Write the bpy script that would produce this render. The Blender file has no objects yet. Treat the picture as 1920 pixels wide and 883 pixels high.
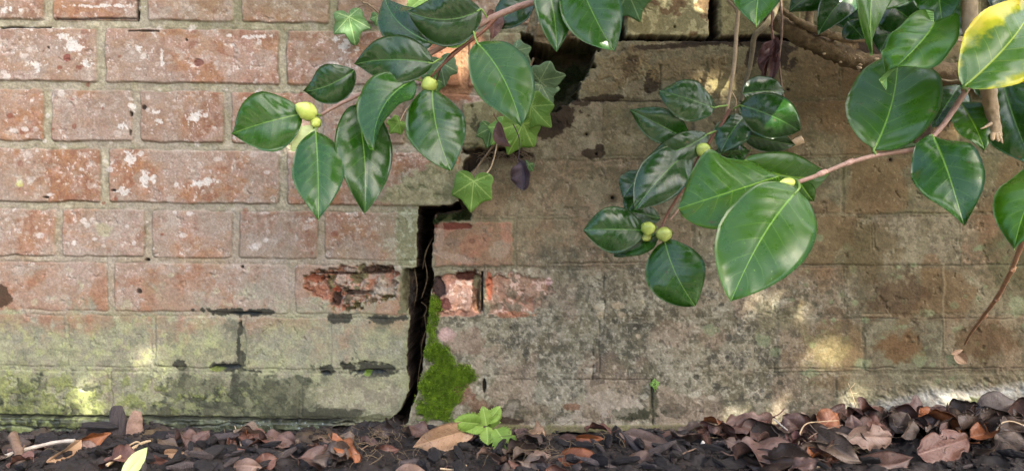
import bpy, math, random
import numpy as np
from mathutils import Vector, Matrix

random.seed(7)
rng = np.random.default_rng(11)
scene = bpy.context.scene
COL = scene.collection
R = math.radians

# ------------------------------------------------------------------ camera
K = 0.0007            # metres per photo pixel on the wall plane (y = 0)
H = 0.258             # camera height over the soil
CAMD = 1.0
cam_d = bpy.data.cameras.new("camera")
cam = bpy.data.objects.new("camera", cam_d)
COL.objects.link(cam)
cam.location = (0, -CAMD, H)
cam.rotation_euler = (R(90), 0, 0)
cam_d.sensor_width = 36
cam_d.lens = 36 * CAMD / (1920 * K)
cam_d.clip_start = 0.01
cam_d.clip_end = 500
scene.camera = cam

# ------------------------------------------------------------------ light
SUN = Vector((0.50, -0.62, 0.80)).normalized()
world = bpy.data.worlds.new("World")
scene.world = world
world.use_nodes = True
wn = world.node_tree
sky = wn.nodes.new("ShaderNodeTexSky")
sky.sky_type = 'NISHITA'
sky.sun_disc = False
sky.sun_elevation = math.asin(SUN.z)
sky.sun_rotation = math.atan2(SUN.x, SUN.y)
sky.air_density = 0.8
sky.dust_density = 4.0
sky.ozone_density = 0.6
bg = wn.nodes["Background"]
bg.inputs[1].default_value = 0.15
wn.links.new(sky.outputs[0], bg.inputs[0])
sun_d = bpy.data.lights.new("sun", 'SUN')
sun_d.energy = 5.0
sun_d.angle = R(0.5)
sun_d.color = (1.0, 0.93, 0.80)
sun = bpy.data.objects.new("sun", sun_d)
COL.objects.link(sun)
sun.location = (2, -3, 4)
sun.rotation_euler = SUN.to_track_quat('Z', 'Y').to_euler()
scene.view_settings.view_transform = 'Standard'
scene.view_settings.look = 'None'
scene.view_settings.gamma = 1
scene.view_settings.use_curve_mapping = False
scene.view_settings.exposure = 2.4

# ------------------------------------------------------------------ helpers
def P(px, py, Y=0.0):
    s = K * (CAMD + Y) / CAMD
    return Vector(((px - 960) * s, Y, H + (441.5 - py) * s))

def s2l(c):
    c = np.asarray(c, dtype=np.float64) / 255.0
    return np.where(c <= 0.04045, c / 12.92, ((c + 0.055) / 1.055) ** 2.4)

def lin(rgb, k=1.0):
    v = s2l(rgb) * k
    return (float(v[0]), float(v[1]), float(v[2]), 1.0)

def tag(o, label=None, cat=None, group=None, kind=None):
    if label: o["label"] = label
    if cat: o["category"] = cat
    if group: o["group"] = group
    if kind: o["kind"] = kind
    return o

def empty(name, loc, label, cat, group=None):
    o = bpy.data.objects.new(name, None)
    o.empty_display_size = 0.02
    COL.objects.link(o)
    o.location = loc
    return tag(o, label, cat, group)

def origin_of(parent):
    v = Vector((0, 0, 0))
    while parent is not None:
        v += parent.location
        parent = parent.parent
    return v

def mesh_obj(name, verts, faces, mats, parent=None, attrs=None, mat_idx=None, smooth=True, origin=None):
    """verts in world space; linked as one mesh object, origin at the parent's or at 'origin'."""
    V = np.asarray([tuple(v) for v in verts] if not isinstance(verts, np.ndarray) else verts, dtype=np.float64)
    if parent is not None:
        o0 = origin_of(parent)
        loc = Vector((0, 0, 0))
    else:
        o0 = Vector(origin) if origin is not None else Vector((V[:, 0].mean(), V[:, 1].mean(), V[:, 2].min()))
        loc = o0
    me = bpy.data.meshes.new(name)
    me.from_pydata((V - np.array(o0)).tolist(), [], [tuple(int(i) for i in f) for f in faces])
    for m in (mats if isinstance(mats, (list, tuple)) else [mats]):
        me.materials.append(m)
    if mat_idx is not None:
        me.polygons.foreach_set("material_index", np.asarray(mat_idx, dtype=np.int32))
    me.polygons.foreach_set("use_smooth", np.full(len(me.polygons), smooth, dtype=bool))
    if attrs:
        for an, arr in attrs.items():
            a = me.color_attributes.new(an, 'FLOAT_COLOR', 'POINT')
            arr = np.asarray(arr, dtype=np.float32)
            if arr.shape[1] == 3:
                arr = np.concatenate([arr, np.ones((len(arr), 1), np.float32)], 1)
            a.data.foreach_set("color", arr.ravel())
    me.update()
    o = bpy.data.objects.new(name, me)
    COL.objects.link(o)
    o.location = loc
    if parent is not None:
        o.parent = parent
    return o

class MB:
    """collects shapes for ONE mesh"""
    def __init__(s): s.v = []; s.f = []; s.a = []; s.n = 0
    def add(s, v, f, a=None):
        v = np.asarray(v, dtype=np.float64)
        s.v.append(v)
        s.f += [tuple(i + s.n for i in q) for q in f]
        s.a.append(np.zeros((len(v), 4)) if a is None else a)
        s.n += len(v)
    def build(s, name, mats, parent=None, smooth=True, origin=None, attr=None):
        return mesh_obj(name, np.concatenate(s.v), s.f, mats, parent,
                        {attr: np.concatenate(s.a)} if attr else None, None, smooth, origin)

def smooth01(x, a, b):
    t = np.clip((x - a) / (b - a), 0, 1)
    return t * t * (3 - 2 * t)

_tabs = {}
def vn(x, y, seed):
    """value noise 0..1 at arrays x, y"""
    if seed not in _tabs:
        _tabs[seed] = np.random.default_rng(seed + 1000).random((128, 128)).astype(np.float32)
    T = _tabs[seed]
    xi = np.floor(x).astype(np.int32); yi = np.floor(y).astype(np.int32)
    fx = (x - xi).astype(np.float32); fy = (y - yi).astype(np.float32)
    fx = fx * fx * (3 - 2 * fx); fy = fy * fy * (3 - 2 * fy)
    x0 = xi & 127; x1 = (xi + 1) & 127; y0 = yi & 127; y1 = (yi + 1) & 127
    return (T[y0, x0] * (1 - fx) + T[y0, x1] * fx) * (1 - fy) + (T[y1, x0] * (1 - fx) + T[y1, x1] * fx) * fy

def fbm(x, y, scale, seed, octv=4, gain=0.5):
    """scale = feature size (px); result about 0..1, stretched"""
    tot = 0; amp = 1; s = 0
    for o in range(octv):
        tot = tot + amp * vn(x / scale * (2 ** o) + 17.3 * o, y / scale * (2 ** o) + 9.1 * o, seed * 7 + o)
        s += amp; amp *= gain
    n = tot / s
    return np.clip((n - 0.5) * 1.5 + 0.5, 0, 1)

def poly_sdf(x, y, poly):
    """signed distance, negative inside"""
    p = np.array(poly, dtype=np.float32)
    d = np.full(x.shape, 1e9, np.float32)
    inside = np.zeros(x.shape, bool)
    n = len(p)
    for i in range(n):
        ax, ay = p[i]; bx, by = p[(i + 1) % n]
        ex, ey = bx - ax, by - ay
        wx = x - ax; wy = y - ay
        t = np.clip((wx * ex + wy * ey) / (ex * ex + ey * ey + 1e-9), 0, 1)
        d = np.minimum(d, (wx - ex * t) ** 2 + (wy - ey * t) ** 2)
        c = ((ay > y) != (by > y)) & (x < (bx - ax) * (y - ay) / (by - ay + 1e-12) + ax)
        inside ^= c
    d = np.sqrt(d)
    return np.where(inside, -d, d)

# ------------------------------------------------------------------ materials
def new_mat(name):
    m = bpy.data.materials.new(name)
    m.use_nodes = True
    nt = m.node_tree
    return m, nt, nt.nodes["Principled BSDF"]

def N(nt, t, **kw):
    n = nt.nodes.new(t)
    for k, v in kw.items():
        if k.startswith("i_"):
            n.inputs[k[2:].replace("_", " ")].default_value = v
        else:
            setattr(n, k, v)
    return n

def mixc(nt, fac, a, b, blend='MIX'):
    n = nt.nodes.new("ShaderNodeMix"); n.data_type = 'RGBA'; n.blend_type = blend
    for sock, val in ((n.inputs[0], fac), (n.inputs[6], a), (n.inputs[7], b)):
        if isinstance(val, (float, int, tuple)): sock.default_value = val
        else: nt.links.new(val, sock)
    return n.outputs[2]

def math_n(nt, op, a, b=0.0, c=0.0, clamp=False):
    n = nt.nodes.new("ShaderNodeMath"); n.operation = op; n.use_clamp = clamp
    for sock, val in zip(n.inputs, (a, b, c)):
        if isinstance(val, (float, int)): sock.default_value = val
        else: nt.links.new(val, sock)
    return n.outputs[0]

def rng_n(nt, val, a, b, c=0.0, d=1.0, smooth=True):
    n = nt.nodes.new("ShaderNodeMapRange")
    if smooth: n.interpolation_type = 'SMOOTHSTEP'
    nt.links.new(val, n.inputs[0])
    for i, v in enumerate((a, b, c, d)): n.inputs[i + 1].default_value = v
    return n.outputs[0]

def noise_n(nt, scale, detail=4, rough=0.55, vec=None, dist=0.0):
    n = nt.nodes.new("ShaderNodeTexNoise")
    n.inputs["Scale"].default_value = scale; n.inputs["Detail"].default_value = detail
    n.inputs["Roughness"].default_value = rough; n.inputs["Distortion"].default_value = dist
    if vec is None:
        tc = nt.nodes.new("ShaderNodeTexCoord"); vec = tc.outputs["Object"]
    nt.links.new(vec, n.inputs["Vector"])
    return n.outputs["Fac"]

def bump_n(nt, height, strength, dist):
    n = nt.nodes.new("ShaderNodeBump")
    n.inputs["Strength"].default_value = strength; n.inputs["Distance"].default_value = dist
    nt.links.new(height, n.inputs["Height"])
    return n.outputs[0]

def mat_attr(name, attr, rough=0.88, spec=0.35, depth_shade=False):
    """rough mineral surface: pigments kept on the mesh, grain and gloss from nodes"""
    m, nt, b = new_mat(name)
    a = N(nt, "ShaderNodeAttribute", attribute_name=attr)
    n1 = noise_n(nt, 420, 5, 0.65)
    n2 = noise_n(nt, 1500, 3, 0.6)
    n3 = noise_n(nt, 90, 4, 0.6)
    g = math_n(nt, 'ADD', rng_n(nt, n1, 0.3, 0.7, 0.74, 1.28, False), rng_n(nt, n3, 0.3, 0.7, -0.08, 0.08, False))
    v = N(nt, "ShaderNodeCombineXYZ")
    for i in range(3): nt.links.new(g, v.inputs[i])
    c = mixc(nt, 1.0, a.outputs["Color"], v.outputs[0], 'MULTIPLY')
    if depth_shade:      # shade painted inside the open crack and holes, darkening with depth
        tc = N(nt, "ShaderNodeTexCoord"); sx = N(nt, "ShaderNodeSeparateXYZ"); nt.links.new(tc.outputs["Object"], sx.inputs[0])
        shade_col = mixc(nt, rng_n(nt, n3, 0.4, 0.65), lin((40, 31, 24), .55), lin((76, 60, 44), .55))
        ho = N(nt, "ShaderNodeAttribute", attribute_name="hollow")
        c = mixc(nt, math_n(nt, 'MULTIPLY', rng_n(nt, sx.outputs[1], 0.0015, 0.004), ho.outputs["Fac"], clamp=True), c, shade_col)
    nt.links.new(c, b.inputs["Base Color"])
    b.inputs["Specular IOR Level"].default_value = spec
    r = math_n(nt, 'MULTIPLY', a.outputs["Alpha"], -0.55)
    nt.links.new(math_n(nt, 'ADD', r, rough, clamp=True), b.inputs["Roughness"])
    hh = math_n(nt, 'ADD', n1, math_n(nt, 'MULTIPLY', n2, 0.4))
    nt.links.new(bump_n(nt, hh, 0.4, 0.0010), b.inputs["Normal"])
    return m

def mat_leaf(name, base, base2, vein, rough=0.24, coat=0.15, variegated=False, back=False, trans=0.14, veinlets=0.5):
    """attribute lt: t along the blade, |s| across, distance from midrib (x20), side"""
    m, nt, b = new_mat(name)
    at = N(nt, "ShaderNodeAttribute", attribute_name="lt")
    sep = N(nt, "ShaderNodeSeparateColor"); nt.links.new(at.outputs["Color"], sep.inputs[0])
    t, s, dm = sep.outputs[0], sep.outputs[1], sep.outputs[2]
    oi = N(nt, "ShaderNodeObjectInfo")
    tc = N(nt, "ShaderNodeTexCoord")
    n1 = noise_n(nt, 22, 3, 0.5)
    n2 = noise_n(nt, 160, 4, 0.6)
    f = math_n(nt, 'ADD', math_n(nt, 'MULTIPLY', oi.outputs["Random"], 0.5), math_n(nt, 'MULTIPLY', n1, 0.6), clamp=True)
    c = mixc(nt, f, base, base2)
    c = mixc(nt, rng_n(nt, n2, 0.35, 0.75, 0.0, 0.35), c, base)
    if variegated:
        n5 = noise_n(nt, 34, 4, 0.62)
        q = math_n(nt, 'ADD', math_n(nt, 'MULTIPLY', n5, 2.6), math_n(nt, 'MULTIPLY', s, 1.5))
        q = math_n(nt, 'ADD', q, math_n(nt, 'MULTIPLY', t, 1.6))
        c = mixc(nt, rng_n(nt, q, 2.62, 3.1), c, lin((190, 190, 30), 0.85))
        c = mixc(nt, rng_n(nt, q, 3.1, 3.6), c, lin((232, 210, 60), 0.9))
    # side veins running towards the tip
    ph = math_n(nt, 'SUBTRACT', math_n(nt, 'MULTIPLY', t, 8.0), math_n(nt, 'MULTIPLY', s, 1.7))
    ph = math_n(nt, 'ADD', ph, math_n(nt, 'MULTIPLY', n1, 0.8))
    fr = math_n(nt, 'FRACT', ph)
    tri = math_n(nt, 'ABSOLUTE', math_n(nt, 'SUBTRACT', fr, 0.5))
    vm = rng_n(nt, tri, 0.06, 0.0, 0.0, 1.0)
    vm = math_n(nt, 'MULTIPLY', vm, rng_n(nt, s, 0.95, 0.2, 0.0, veinlets * 0.42))
    c = mixc(nt, vm, c, vein)
    # midrib tapers to the tip
    wdt = math_n(nt, 'SUBTRACT', 0.026, math_n(nt, 'MULTIPLY', t, 0.019))
    mr = math_n(nt, 'SUBTRACT', 1.0, math_n(nt, 'DIVIDE', dm, wdt), clamp=True)
    mr = rng_n(nt, mr, 0.0, 0.7, 0.0, 0.62)
    c = mixc(nt, mr, c, vein)
    n4 = noise_n(nt, 420, 2, 0.5)
    c = mixc(nt, rng_n(nt, n4, 0.70, 0.78, 0.0, 0.5), c, vein)   # dust and leaf scars
    n6 = noise_n(nt, 130, 3, 0.5)
    c = mixc(nt, rng_n(nt, n6, 0.70, 0.74, 0.0, 0.7), c, lin((92, 84, 44), .7))   # brown blemishes
    nt.links.new(c, b.inputs["Base Color"])
    n3 = noise_n(nt, 75, 4, 0.65)
    nt.links.new(rng_n(nt, n3, 0.3, 0.75, rough - 0.06, rough + 0.16, False), b.inputs["Roughness"])
    b.inputs["Specular IOR Level"].default_value = 0.42
    b.inputs["Coat Weight"].default_value = coat
    b.inputs["Coat Roughness"].default_value = 0.22
    hgt = math_n(nt, 'ADD', math_n(nt, 'MULTIPLY', vm, -0.55), math_n(nt, 'MULTIPLY', noise_n(nt, 120, 3, 0.5), 0.9))
    hgt = math_n(nt, 'ADD', hgt, math_n(nt, 'MULTIPLY', mr, 1.2))
    hgt = math_n(nt, 'ADD', hgt, math_n(nt, 'MULTIPLY', n3, 1.3))
    nt.links.new(bump_n(nt, hgt, 0.22, 0.0008), b.inputs["Normal"])
    if trans > 0:
        tr = N(nt, "ShaderNodeBsdfTranslucent")
        nt.links.new(mixc(nt, 1.0, c, (1.6, 1.9, 0.8, 1), 'MULTIPLY'), tr.inputs[0])
        mx = N(nt, "ShaderNodeMixShader"); mx.inputs[0].default_value = trans
        nt.links.new(b.outputs[0], mx.inputs[1]); nt.links.new(tr.outputs[0], mx.inputs[2])
        nt.links.new(mx.outputs[0], nt.nodes["Material Output"].inputs[0])
    return m

def mat_dead(name, c1, c2, c3, k=0.55, rough=0.55, spec=0.4):
    m, nt, b = new_mat(name)
    at = N(nt, "ShaderNodeAttribute", attribute_name="lt")
    sep = N(nt, "ShaderNodeSeparateColor"); nt.links.new(at.outputs["Color"], sep.inputs[0])
    t, s, dm = sep.outputs[0], sep.outputs[1], sep.outputs[2]
    oi = N(nt, "ShaderNodeObjectInfo")
    n1 = noise_n(nt, 45, 5, 0.6, dist=0.4); n2 = noise_n(nt, 300, 4, 0.6)
    f = math_n(nt, 'ADD', math_n(nt, 'MULTIPLY', oi.outputs["Random"], 0.55), math_n(nt, 'MULTIPLY', rng_n(nt, n1, 0.3, 0.7), 0.55), clamp=True)
    c = mixc(nt, f, lin(c1, k), lin(c2, k))
    c = mixc(nt, rng_n(nt, n2, 0.52, 0.72, 0, 0.75), c, lin(c3, k))
    ph = math_n(nt, 'SUBTRACT', math_n(nt, 'MULTIPLY', t, 8.0), math_n(nt, 'MULTIPLY', s, 1.7))
    tri = math_n(nt, 'ABSOLUTE', math_n(nt, 'SUBTRACT', math_n(nt, 'FRACT', ph), 0.5))
    vm = rng_n(nt, tri, 0.06, 0.0, 0.0, 0.35)
    c = mixc(nt, vm, c, lin(c2, k * 1.2))
    mr = rng_n(nt, dm, 0.022, 0.006, 0.0, 0.55)
    c = mixc(nt, mr, c, lin(c2, k * 1.3))
    nt.links.new(c, b.inputs["Base Color"])
    nt.links.new(rng_n(nt, n1, 0.2, 0.8, rough - 0.1, rough + 0.2, False), b.inputs["Roughness"])
    b.inputs["Specular IOR Level"].default_value = spec
    b.inputs["Coat Weight"].default_value = 0.12
    h = math_n(nt, 'ADD', n2, math_n(nt, 'MULTIPLY', noise_n(nt, 60, 3, 0.5), 2.0))
    h = math_n(nt, 'ADD', h, math_n(nt, 'MULTIPLY', vm, 1.5))
    nt.links.new(bump_n(nt, h, 0.5, 0.0012), b.inputs["Normal"])
    return m

def mat_simple(name, c1, c2, k=0.6, rough=0.7, scale=200, bump=0.5, dist=0.001, spec=0.4, stretch=None, sss=0):
    m, nt, b = new_mat(name)
    vec = None
    if stretch:
        tc = N(nt, "ShaderNodeTexCoord"); mp = N(nt, "ShaderNodeMapping")
        mp.inputs["Scale"].default_value = stretch
        nt.links.new(tc.outputs["Object"], mp.inputs[0]); vec = mp.outputs[0]
    n1 = noise_n(nt, scale, 5, 0.65, vec); n2 = noise_n(nt, scale * 0.25, 3, 0.5, vec)
    f = math_n(nt, 'ADD', math_n(nt, 'MULTIPLY', rng_n(nt, n1, 0.3, 0.7), 0.7), math_n(nt, 'MULTIPLY', rng_n(nt, n2, 0.35, 0.65), 0.3))
    c = mixc(nt, f, lin(c1, k), lin(c2, k))
    oi = N(nt, "ShaderNodeObjectInfo")
    g = rng_n(nt, oi.outputs["Random"], 0, 1, 0.75, 1.2, False)
    v = N(nt, "ShaderNodeCombineXYZ")
    for i in range(3): nt.links.new(g, v.inputs[i])
    nt.links.new(mixc(nt, 1.0, c, v.outputs[0], 'MULTIPLY'), b.inputs["Base Color"])
    b.inputs["Roughness"].default_value = rough
    b.inputs["Specular IOR Level"].default_value = spec
    nt.links.new(bump_n(nt, n1, bump, dist), b.inputs["Normal"])
    return m

M = {}
M['wall'] = mat_attr("weathered_brickwork", "pigment", depth_shade=True)
M['soil'] = mat_attr("dark_soil", "pigment", 0.8, 0.5)
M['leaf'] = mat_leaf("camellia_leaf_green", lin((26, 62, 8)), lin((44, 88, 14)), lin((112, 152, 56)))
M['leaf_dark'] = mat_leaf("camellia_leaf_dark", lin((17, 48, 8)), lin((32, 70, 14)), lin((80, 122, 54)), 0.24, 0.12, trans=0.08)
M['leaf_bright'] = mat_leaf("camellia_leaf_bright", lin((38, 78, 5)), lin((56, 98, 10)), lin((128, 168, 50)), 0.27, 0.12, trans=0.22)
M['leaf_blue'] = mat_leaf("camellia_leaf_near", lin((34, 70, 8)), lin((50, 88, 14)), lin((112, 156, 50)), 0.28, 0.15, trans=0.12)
M['leaf_var'] = mat_leaf("camellia_leaf_yellowing", lin((56, 96, 28)), lin((76, 116, 38)), lin((186, 204, 76)), 0.27, 0.25, variegated=True, trans=0.25)
M['leaf_backlit_cream'] = mat_leaf("camellia_leaf_backlit", lin((205, 214, 140)), lin((236, 238, 190)), lin((225, 230, 150)), 0.45, 0.05, trans=0.35)  # pale cream stands for sun shining through the leaf
M['leaf_sunlit_lime'] = mat_leaf("leaf_sunlit_lime", lin((150, 190, 90)), lin((180, 206, 110)), lin((208, 224, 140)), 0.5, 0.05, trans=0.3)  # yellow-green painted as if the sun came through the blade
M['leaf_pale'] = mat_leaf("leaf_fallen_pale", lin((168, 188, 128)), lin((190, 205, 142)), lin((150, 170, 110)), 0.5, 0.05, trans=0.1)
M['leaf_back'] = mat_leaf("leaf_underside", lin((84, 128, 66)), lin((104, 146, 80)), lin((160, 190, 110)), 0.6, 0.0, trans=0.15)
M['ivy'] = mat_leaf("ivy_leaf_green", lin((54, 90, 40)), lin((76, 112, 54)), lin((140, 164, 104)), 0.5, 0.05, trans=0.15, veinlets=0)
M['ivy_lime'] = mat_leaf("ivy_leaf_lime", lin((84, 122, 42)), lin((108, 146, 56)), lin((156, 182, 100)), 0.5, 0.05, trans=0.2, veinlets=0)
M['ivy_grey'] = mat_leaf("ivy_leaf_grey_green", lin((66, 92, 56)), lin((84, 110, 70)), lin((138, 156, 112)), 0.5, 0.05, trans=0.12, veinlets=0)
M['seedling'] = mat_leaf("seedling_leaf", lin((104, 136, 48)), lin((134, 160, 74)), lin((166, 186, 112)), 0.6, 0.0, trans=0.25, veinlets=0.7)
DEAD = {
    'tan': mat_dead("dead_leaf_tan", (188, 148, 112), (214, 178, 140), (140, 104, 76), 0.6, 0.42),
    'copper': mat_dead("dead_leaf_copper", (146, 82, 44), (178, 112, 66), (96, 56, 36), 0.55, 0.45),
    'grey-brown': mat_dead("dead_leaf_grey_brown", (106, 88, 74), (146, 126, 108), (64, 52, 44), 0.5),
    'purple-brown': mat_dead("dead_leaf_purple_brown", (98, 72, 62), (132, 102, 90), (58, 42, 38), 0.5),
    'reddish': mat_dead("dead_leaf_reddish", (112, 74, 60), (140, 100, 84), (74, 46, 40), 0.52),
    'pinkish': mat_dead("dead_leaf_pinkish", (140, 112, 96), (168, 140, 122), (96, 74, 62), 0.55),
    'dark': mat_dead("dead_leaf_dark", (70, 54, 44), (96, 78, 64), (46, 36, 32), 0.5),
}
M['maroon'] = mat_dead("withered_maroon", (84, 48, 46), (112, 68, 60), (52, 30, 32), 0.5, 0.6)
M['plum'] = mat_dead("withered_plum", (62, 48, 56), (84, 66, 74), (40, 30, 36), 0.55, 0.5)
M['stem_pink'] = mat_simple("stem_pinkish", (168, 130, 112), (196, 162, 142), 0.75, 0.5, 260, 0.3)
M['stem_brown'] = mat_simple("stem_reddish_brown", (104, 66, 48), (140, 92, 66), 0.65, 0.55, 260, 0.4)
M['stem_green'] = mat_simple("stem_green", (120, 160, 70), (150, 184, 92), 0.7, 0.5, 260, 0.2)
M['stem_beige'] = mat_simple("stem_beige", (160, 138, 106), (194, 172, 136), 0.6, 0.75, 180, 0.8)
M['stem_grey'] = mat_simple("stem_grey_olive", (108, 98, 74), (146, 132, 100), 0.6, 0.8, 180, 0.8)
M['wood_old'] = mat_simple("old_gnarled_wood", (104, 84, 56), (158, 136, 98), 0.5, 0.9, 130, 1.0, 0.003)
M['twig'] = mat_simple("dead_twig", (112, 88, 70), (156, 130, 108), 0.6, 0.8, 300, 0.7)
M['twig_tan'] = mat_simple("twig_tan", (150, 108, 76), (186, 142, 104), 0.7, 0.7, 300, 0.5)
M['twig_white'] = mat_simple("bleached_twig", (170, 160, 146), (208, 198, 182), 0.7, 0.7, 300, 0.5)
M['straw'] = mat_simple("straw", (188, 160, 122), (216, 192, 156), 0.7, 0.6, 300, 0.3)
M['bud'] = mat_simple("bud_green", (172, 192, 78), (206, 220, 116), 0.8, 0.38, 90, 0.2, spec=0.5)
M['bark'] = mat_simple("bark_mulch_dark", (30, 26, 27), (60, 54, 52), 0.5, 0.75, 260, 1.0, 0.002, stretch=(0.5, 2, 2))
M['bark_grey'] = mat_simple("bark_mulch_grey", (74, 66, 66), (112, 100, 96), 0.5, 0.75, 260, 1.0, 0.002, stretch=(2.5, 2.5, 0.4))
M['bark_pink'] = mat_simple("bark_mulch_pink", (150, 118, 100), (192, 160, 138), 0.6, 0.8, 160, 1.0, 0.002)
M['crumb'] = mat_simple("soil_crumb", (30, 25, 23), (58, 48, 42), 0.5, 0.75, 220, 0.8)
M['moss'] = mat_simple("moss_green", (84, 118, 18), (146, 180, 42), 0.8, 0.8, 120, 0.1)
M['moss_dark'] = mat_simple("moss_shaded", (54, 74, 30), (86, 106, 44), 0.5, 0.85, 120, 0.1)  # moss colour darkened as if in shade
M['root'] = mat_simple("fibrous_root", (120, 100, 74), (160, 140, 108), 0.55, 0.85, 300, 0.2)
M['white'] = mat_simple("shell_white", (214, 208, 196), (236, 232, 222), 0.85, 0.5, 120, 0.2)
M['stone'] = mat_simple("render_fragment", (150, 142, 118), (186, 178, 150), 0.6, 0.9, 120, 0.8, 0.002)

# ------------------------------------------------------------------ brick wall
def axis(lo, hi, step, outs):
    c = list(np.arange(lo, hi + 0.1, step))
    a = lo; s = step; left = []
    while a > outs[0]:
        s = min(s * 1.25, 14); a -= s; left.append(a)
    b = c[-1]; s = step; right = []
    while b < outs[1]:
        s = min(s * 1.25, 14); b += s; right.append(b)
    return np.array(left[::-1] + c + right, dtype=np.float32)

STEP = 1.45
cu = axis(-30, 1950, STEP, (-1000, 2900))
cv = axis(-20, 830, STEP, (-1700, 862))
U0, V0 = np.meshgrid(cu, cv)
NR, NC = U0.shape
Zr = lambda: np.zeros_like(U0)

wx = (fbm(U0, V0, 34, 1, 4) - 0.5) * 5
wy = (fbm(U0, V0, 34, 2, 4) - 0.5) * 4.4
jag = (fbm(U0, V0, 9, 3, 2) - 0.5)
U = U0 + wx; V = V0 + wy

crack_line = [(-1700, 1100), (-300, 1040), (0, 1005), (60, 985), (100, 1002), (150, 965), (200, 935), (280, 890), (383, 858),
              (386, 800), (480, 797), (560, 790), (690, 780), (760, 760), (862, 730)]
cx = np.interp(V0.ravel(), [c[0] for c in crack_line], [c[1] for c in crack_line]).reshape(U0.shape)
left = U0 < cx

def bricks(beds, slope, ref, rows_j, hb_f, hj_f):
    """returns signed inside distance, brick random 0..1 (two kinds), row index"""
    Vp = V - slope * (U0 - ref)
    ed = np.full(U0.shape, -50, np.float32)
    rid = np.zeros(U0.shape, np.float32); rid2 = np.zeros(U0.shape, np.float32); rowi = np.zeros(U0.shape, np.int32)
    for k in range(len(beds) - 1):
        b0, b1 = beds[k], beds[k + 1]
        msk = (Vp >= b0) & (Vp < b1)
        if not msk.any(): continue
        v = Vp[msk]; u = U[msk]
        js = rows_j[k]
        if js is None:
            js = [0, 8000] if False else None
        hb = hb_f(k); hj = hj_f(k)
        d = np.minimum(v - b0 - hb[0], b1 - v - hb[1])
        if js is not None:
            js = list(js)
            pitch = js[1] - js[0]
            pitch = 340 if pitch > 250 else 168
            while js[0] > -1100: js.insert(0, js[0] - pitch)
            while js[-1] < 3000: js.append(js[-1] + pitch)
            ja = np.array(js, dtype=np.float32)
            i = np.clip(np.searchsorted(ja, u), 1, len(ja) - 1)
            dj = np.minimum(u - ja[i - 1], ja[i] - u) - hj
            # rounded corner
            d = np.where((d < 5) & (dj < 5), 5 - np.sqrt(np.maximum(5 - d, 0) ** 2 + np.maximum(5 - dj, 0) ** 2), np.minimum(d, dj))
            hsh = ((i * 7919 + k * 104729) % 1009) / 1009.0
            hsh2 = ((i * 3571 + k * 7351 + 13) % 997) / 997.0
        else:
            hsh = np.full(u.shape, 0.4); hsh2 = np.full(u.shape, 0.4)
        ed[msk] = d; rid[msk] = hsh; rid2[msk] = hsh2; rowi[msk] = k
    return ed, rid, rid2, rowi

up = list(range(-1824, -60, 108))           # courses above the photograph
nu = len(up)
bedsL = [b + 6 for b in up] + [44, 160, 271, 384, 486, 585, 689, 781, 900]
rowsL = []
for k in range(nu):
    rowsL.append([90, 256] if (nu - k) % 2 == 1 else [190, 530])
rowsL[nu - 1] = [90, 268, 445, 625, 792]
rowsL += [[190, 530, 870], [90, 256, 427, 597, 765], [197, 531, 870], [110, 278, 442, 603, 793], [210, 548, 890],
          [-42, 125, 287, 456, 618, 786], [-135, 205, 563, 900], None]
hbL = lambda k: ((8, 8) if k < nu + 2 else (7, 7) if k < nu + 4 else (4.5, 4.5))
hjL = lambda k: (8 if k < nu + 3 else 7 if k < nu + 5 else 4)
edL, idL, id2L, rowL = bricks(bedsL, 0.011, 0, rowsL, hbL, hjL)
bedsR = [b + 30 for b in up] + [77, 190, 298, 408, 503, 597, 704, 795, 900]
rowsR = []
for k in range(nu):
    rowsR.append([1165, 1332] if (nu - k) % 2 == 1 else [897, 1237])
rowsR[nu - 1] = [1166, 1342, 1510, 1680, 1850]
rowsR += [[897, 1237, 1577, 1917], [963, 1130, 1297, 1464, 1631, 1798], [890, 1237, 1577, 1917],
          [965, 1132, 1300, 1467, 1634, 1801], [905, 1245, 1585, 1925], [960, 1120, 1290, 1455, 1620, 1768, 1930],
          [910, 1225, 1565, 1905], None]
hbR = lambda k: ((5, 6) if k < nu else (3.5, 3.5))
hjR = lambda k: (8 if k < nu else 3.0)
edR, idR, id2R, rowR = bricks(bedsR, -0.008, 1000, rowsR, hbR, hjR)
ED = np.where(left, edL, edR); ID = np.where(left, idL, idR); ID2 = np.where(left, id2L, id2R)
ROW = np.where(left, rowL, rowR) - nu       # 0 = the course cut by the top of the photo is -1

# noises
nA = fbm(U0, V0, 60, 11, 5, 0.6)
nB = fbm(U0, V0, 24, 12, 4, 0.6)
nC = fbm(U0, V0, 10, 13, 4, 0.6)
nD = fbm(U0, V0, 5, 14, 3, 0.65)
nE = fbm(U0, V0, 140, 15, 4, 0.5)
nF = fbm(U0 * 0.6, V0 * 1.2, 34, 16, 4, 0.6)
nG = fbm(U0 + nB * 20, V0 + nC * 14, 15, 17, 3, 0.55)
nS = vn(U0 / 3.1, V0 / 3.1, 401)

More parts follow.
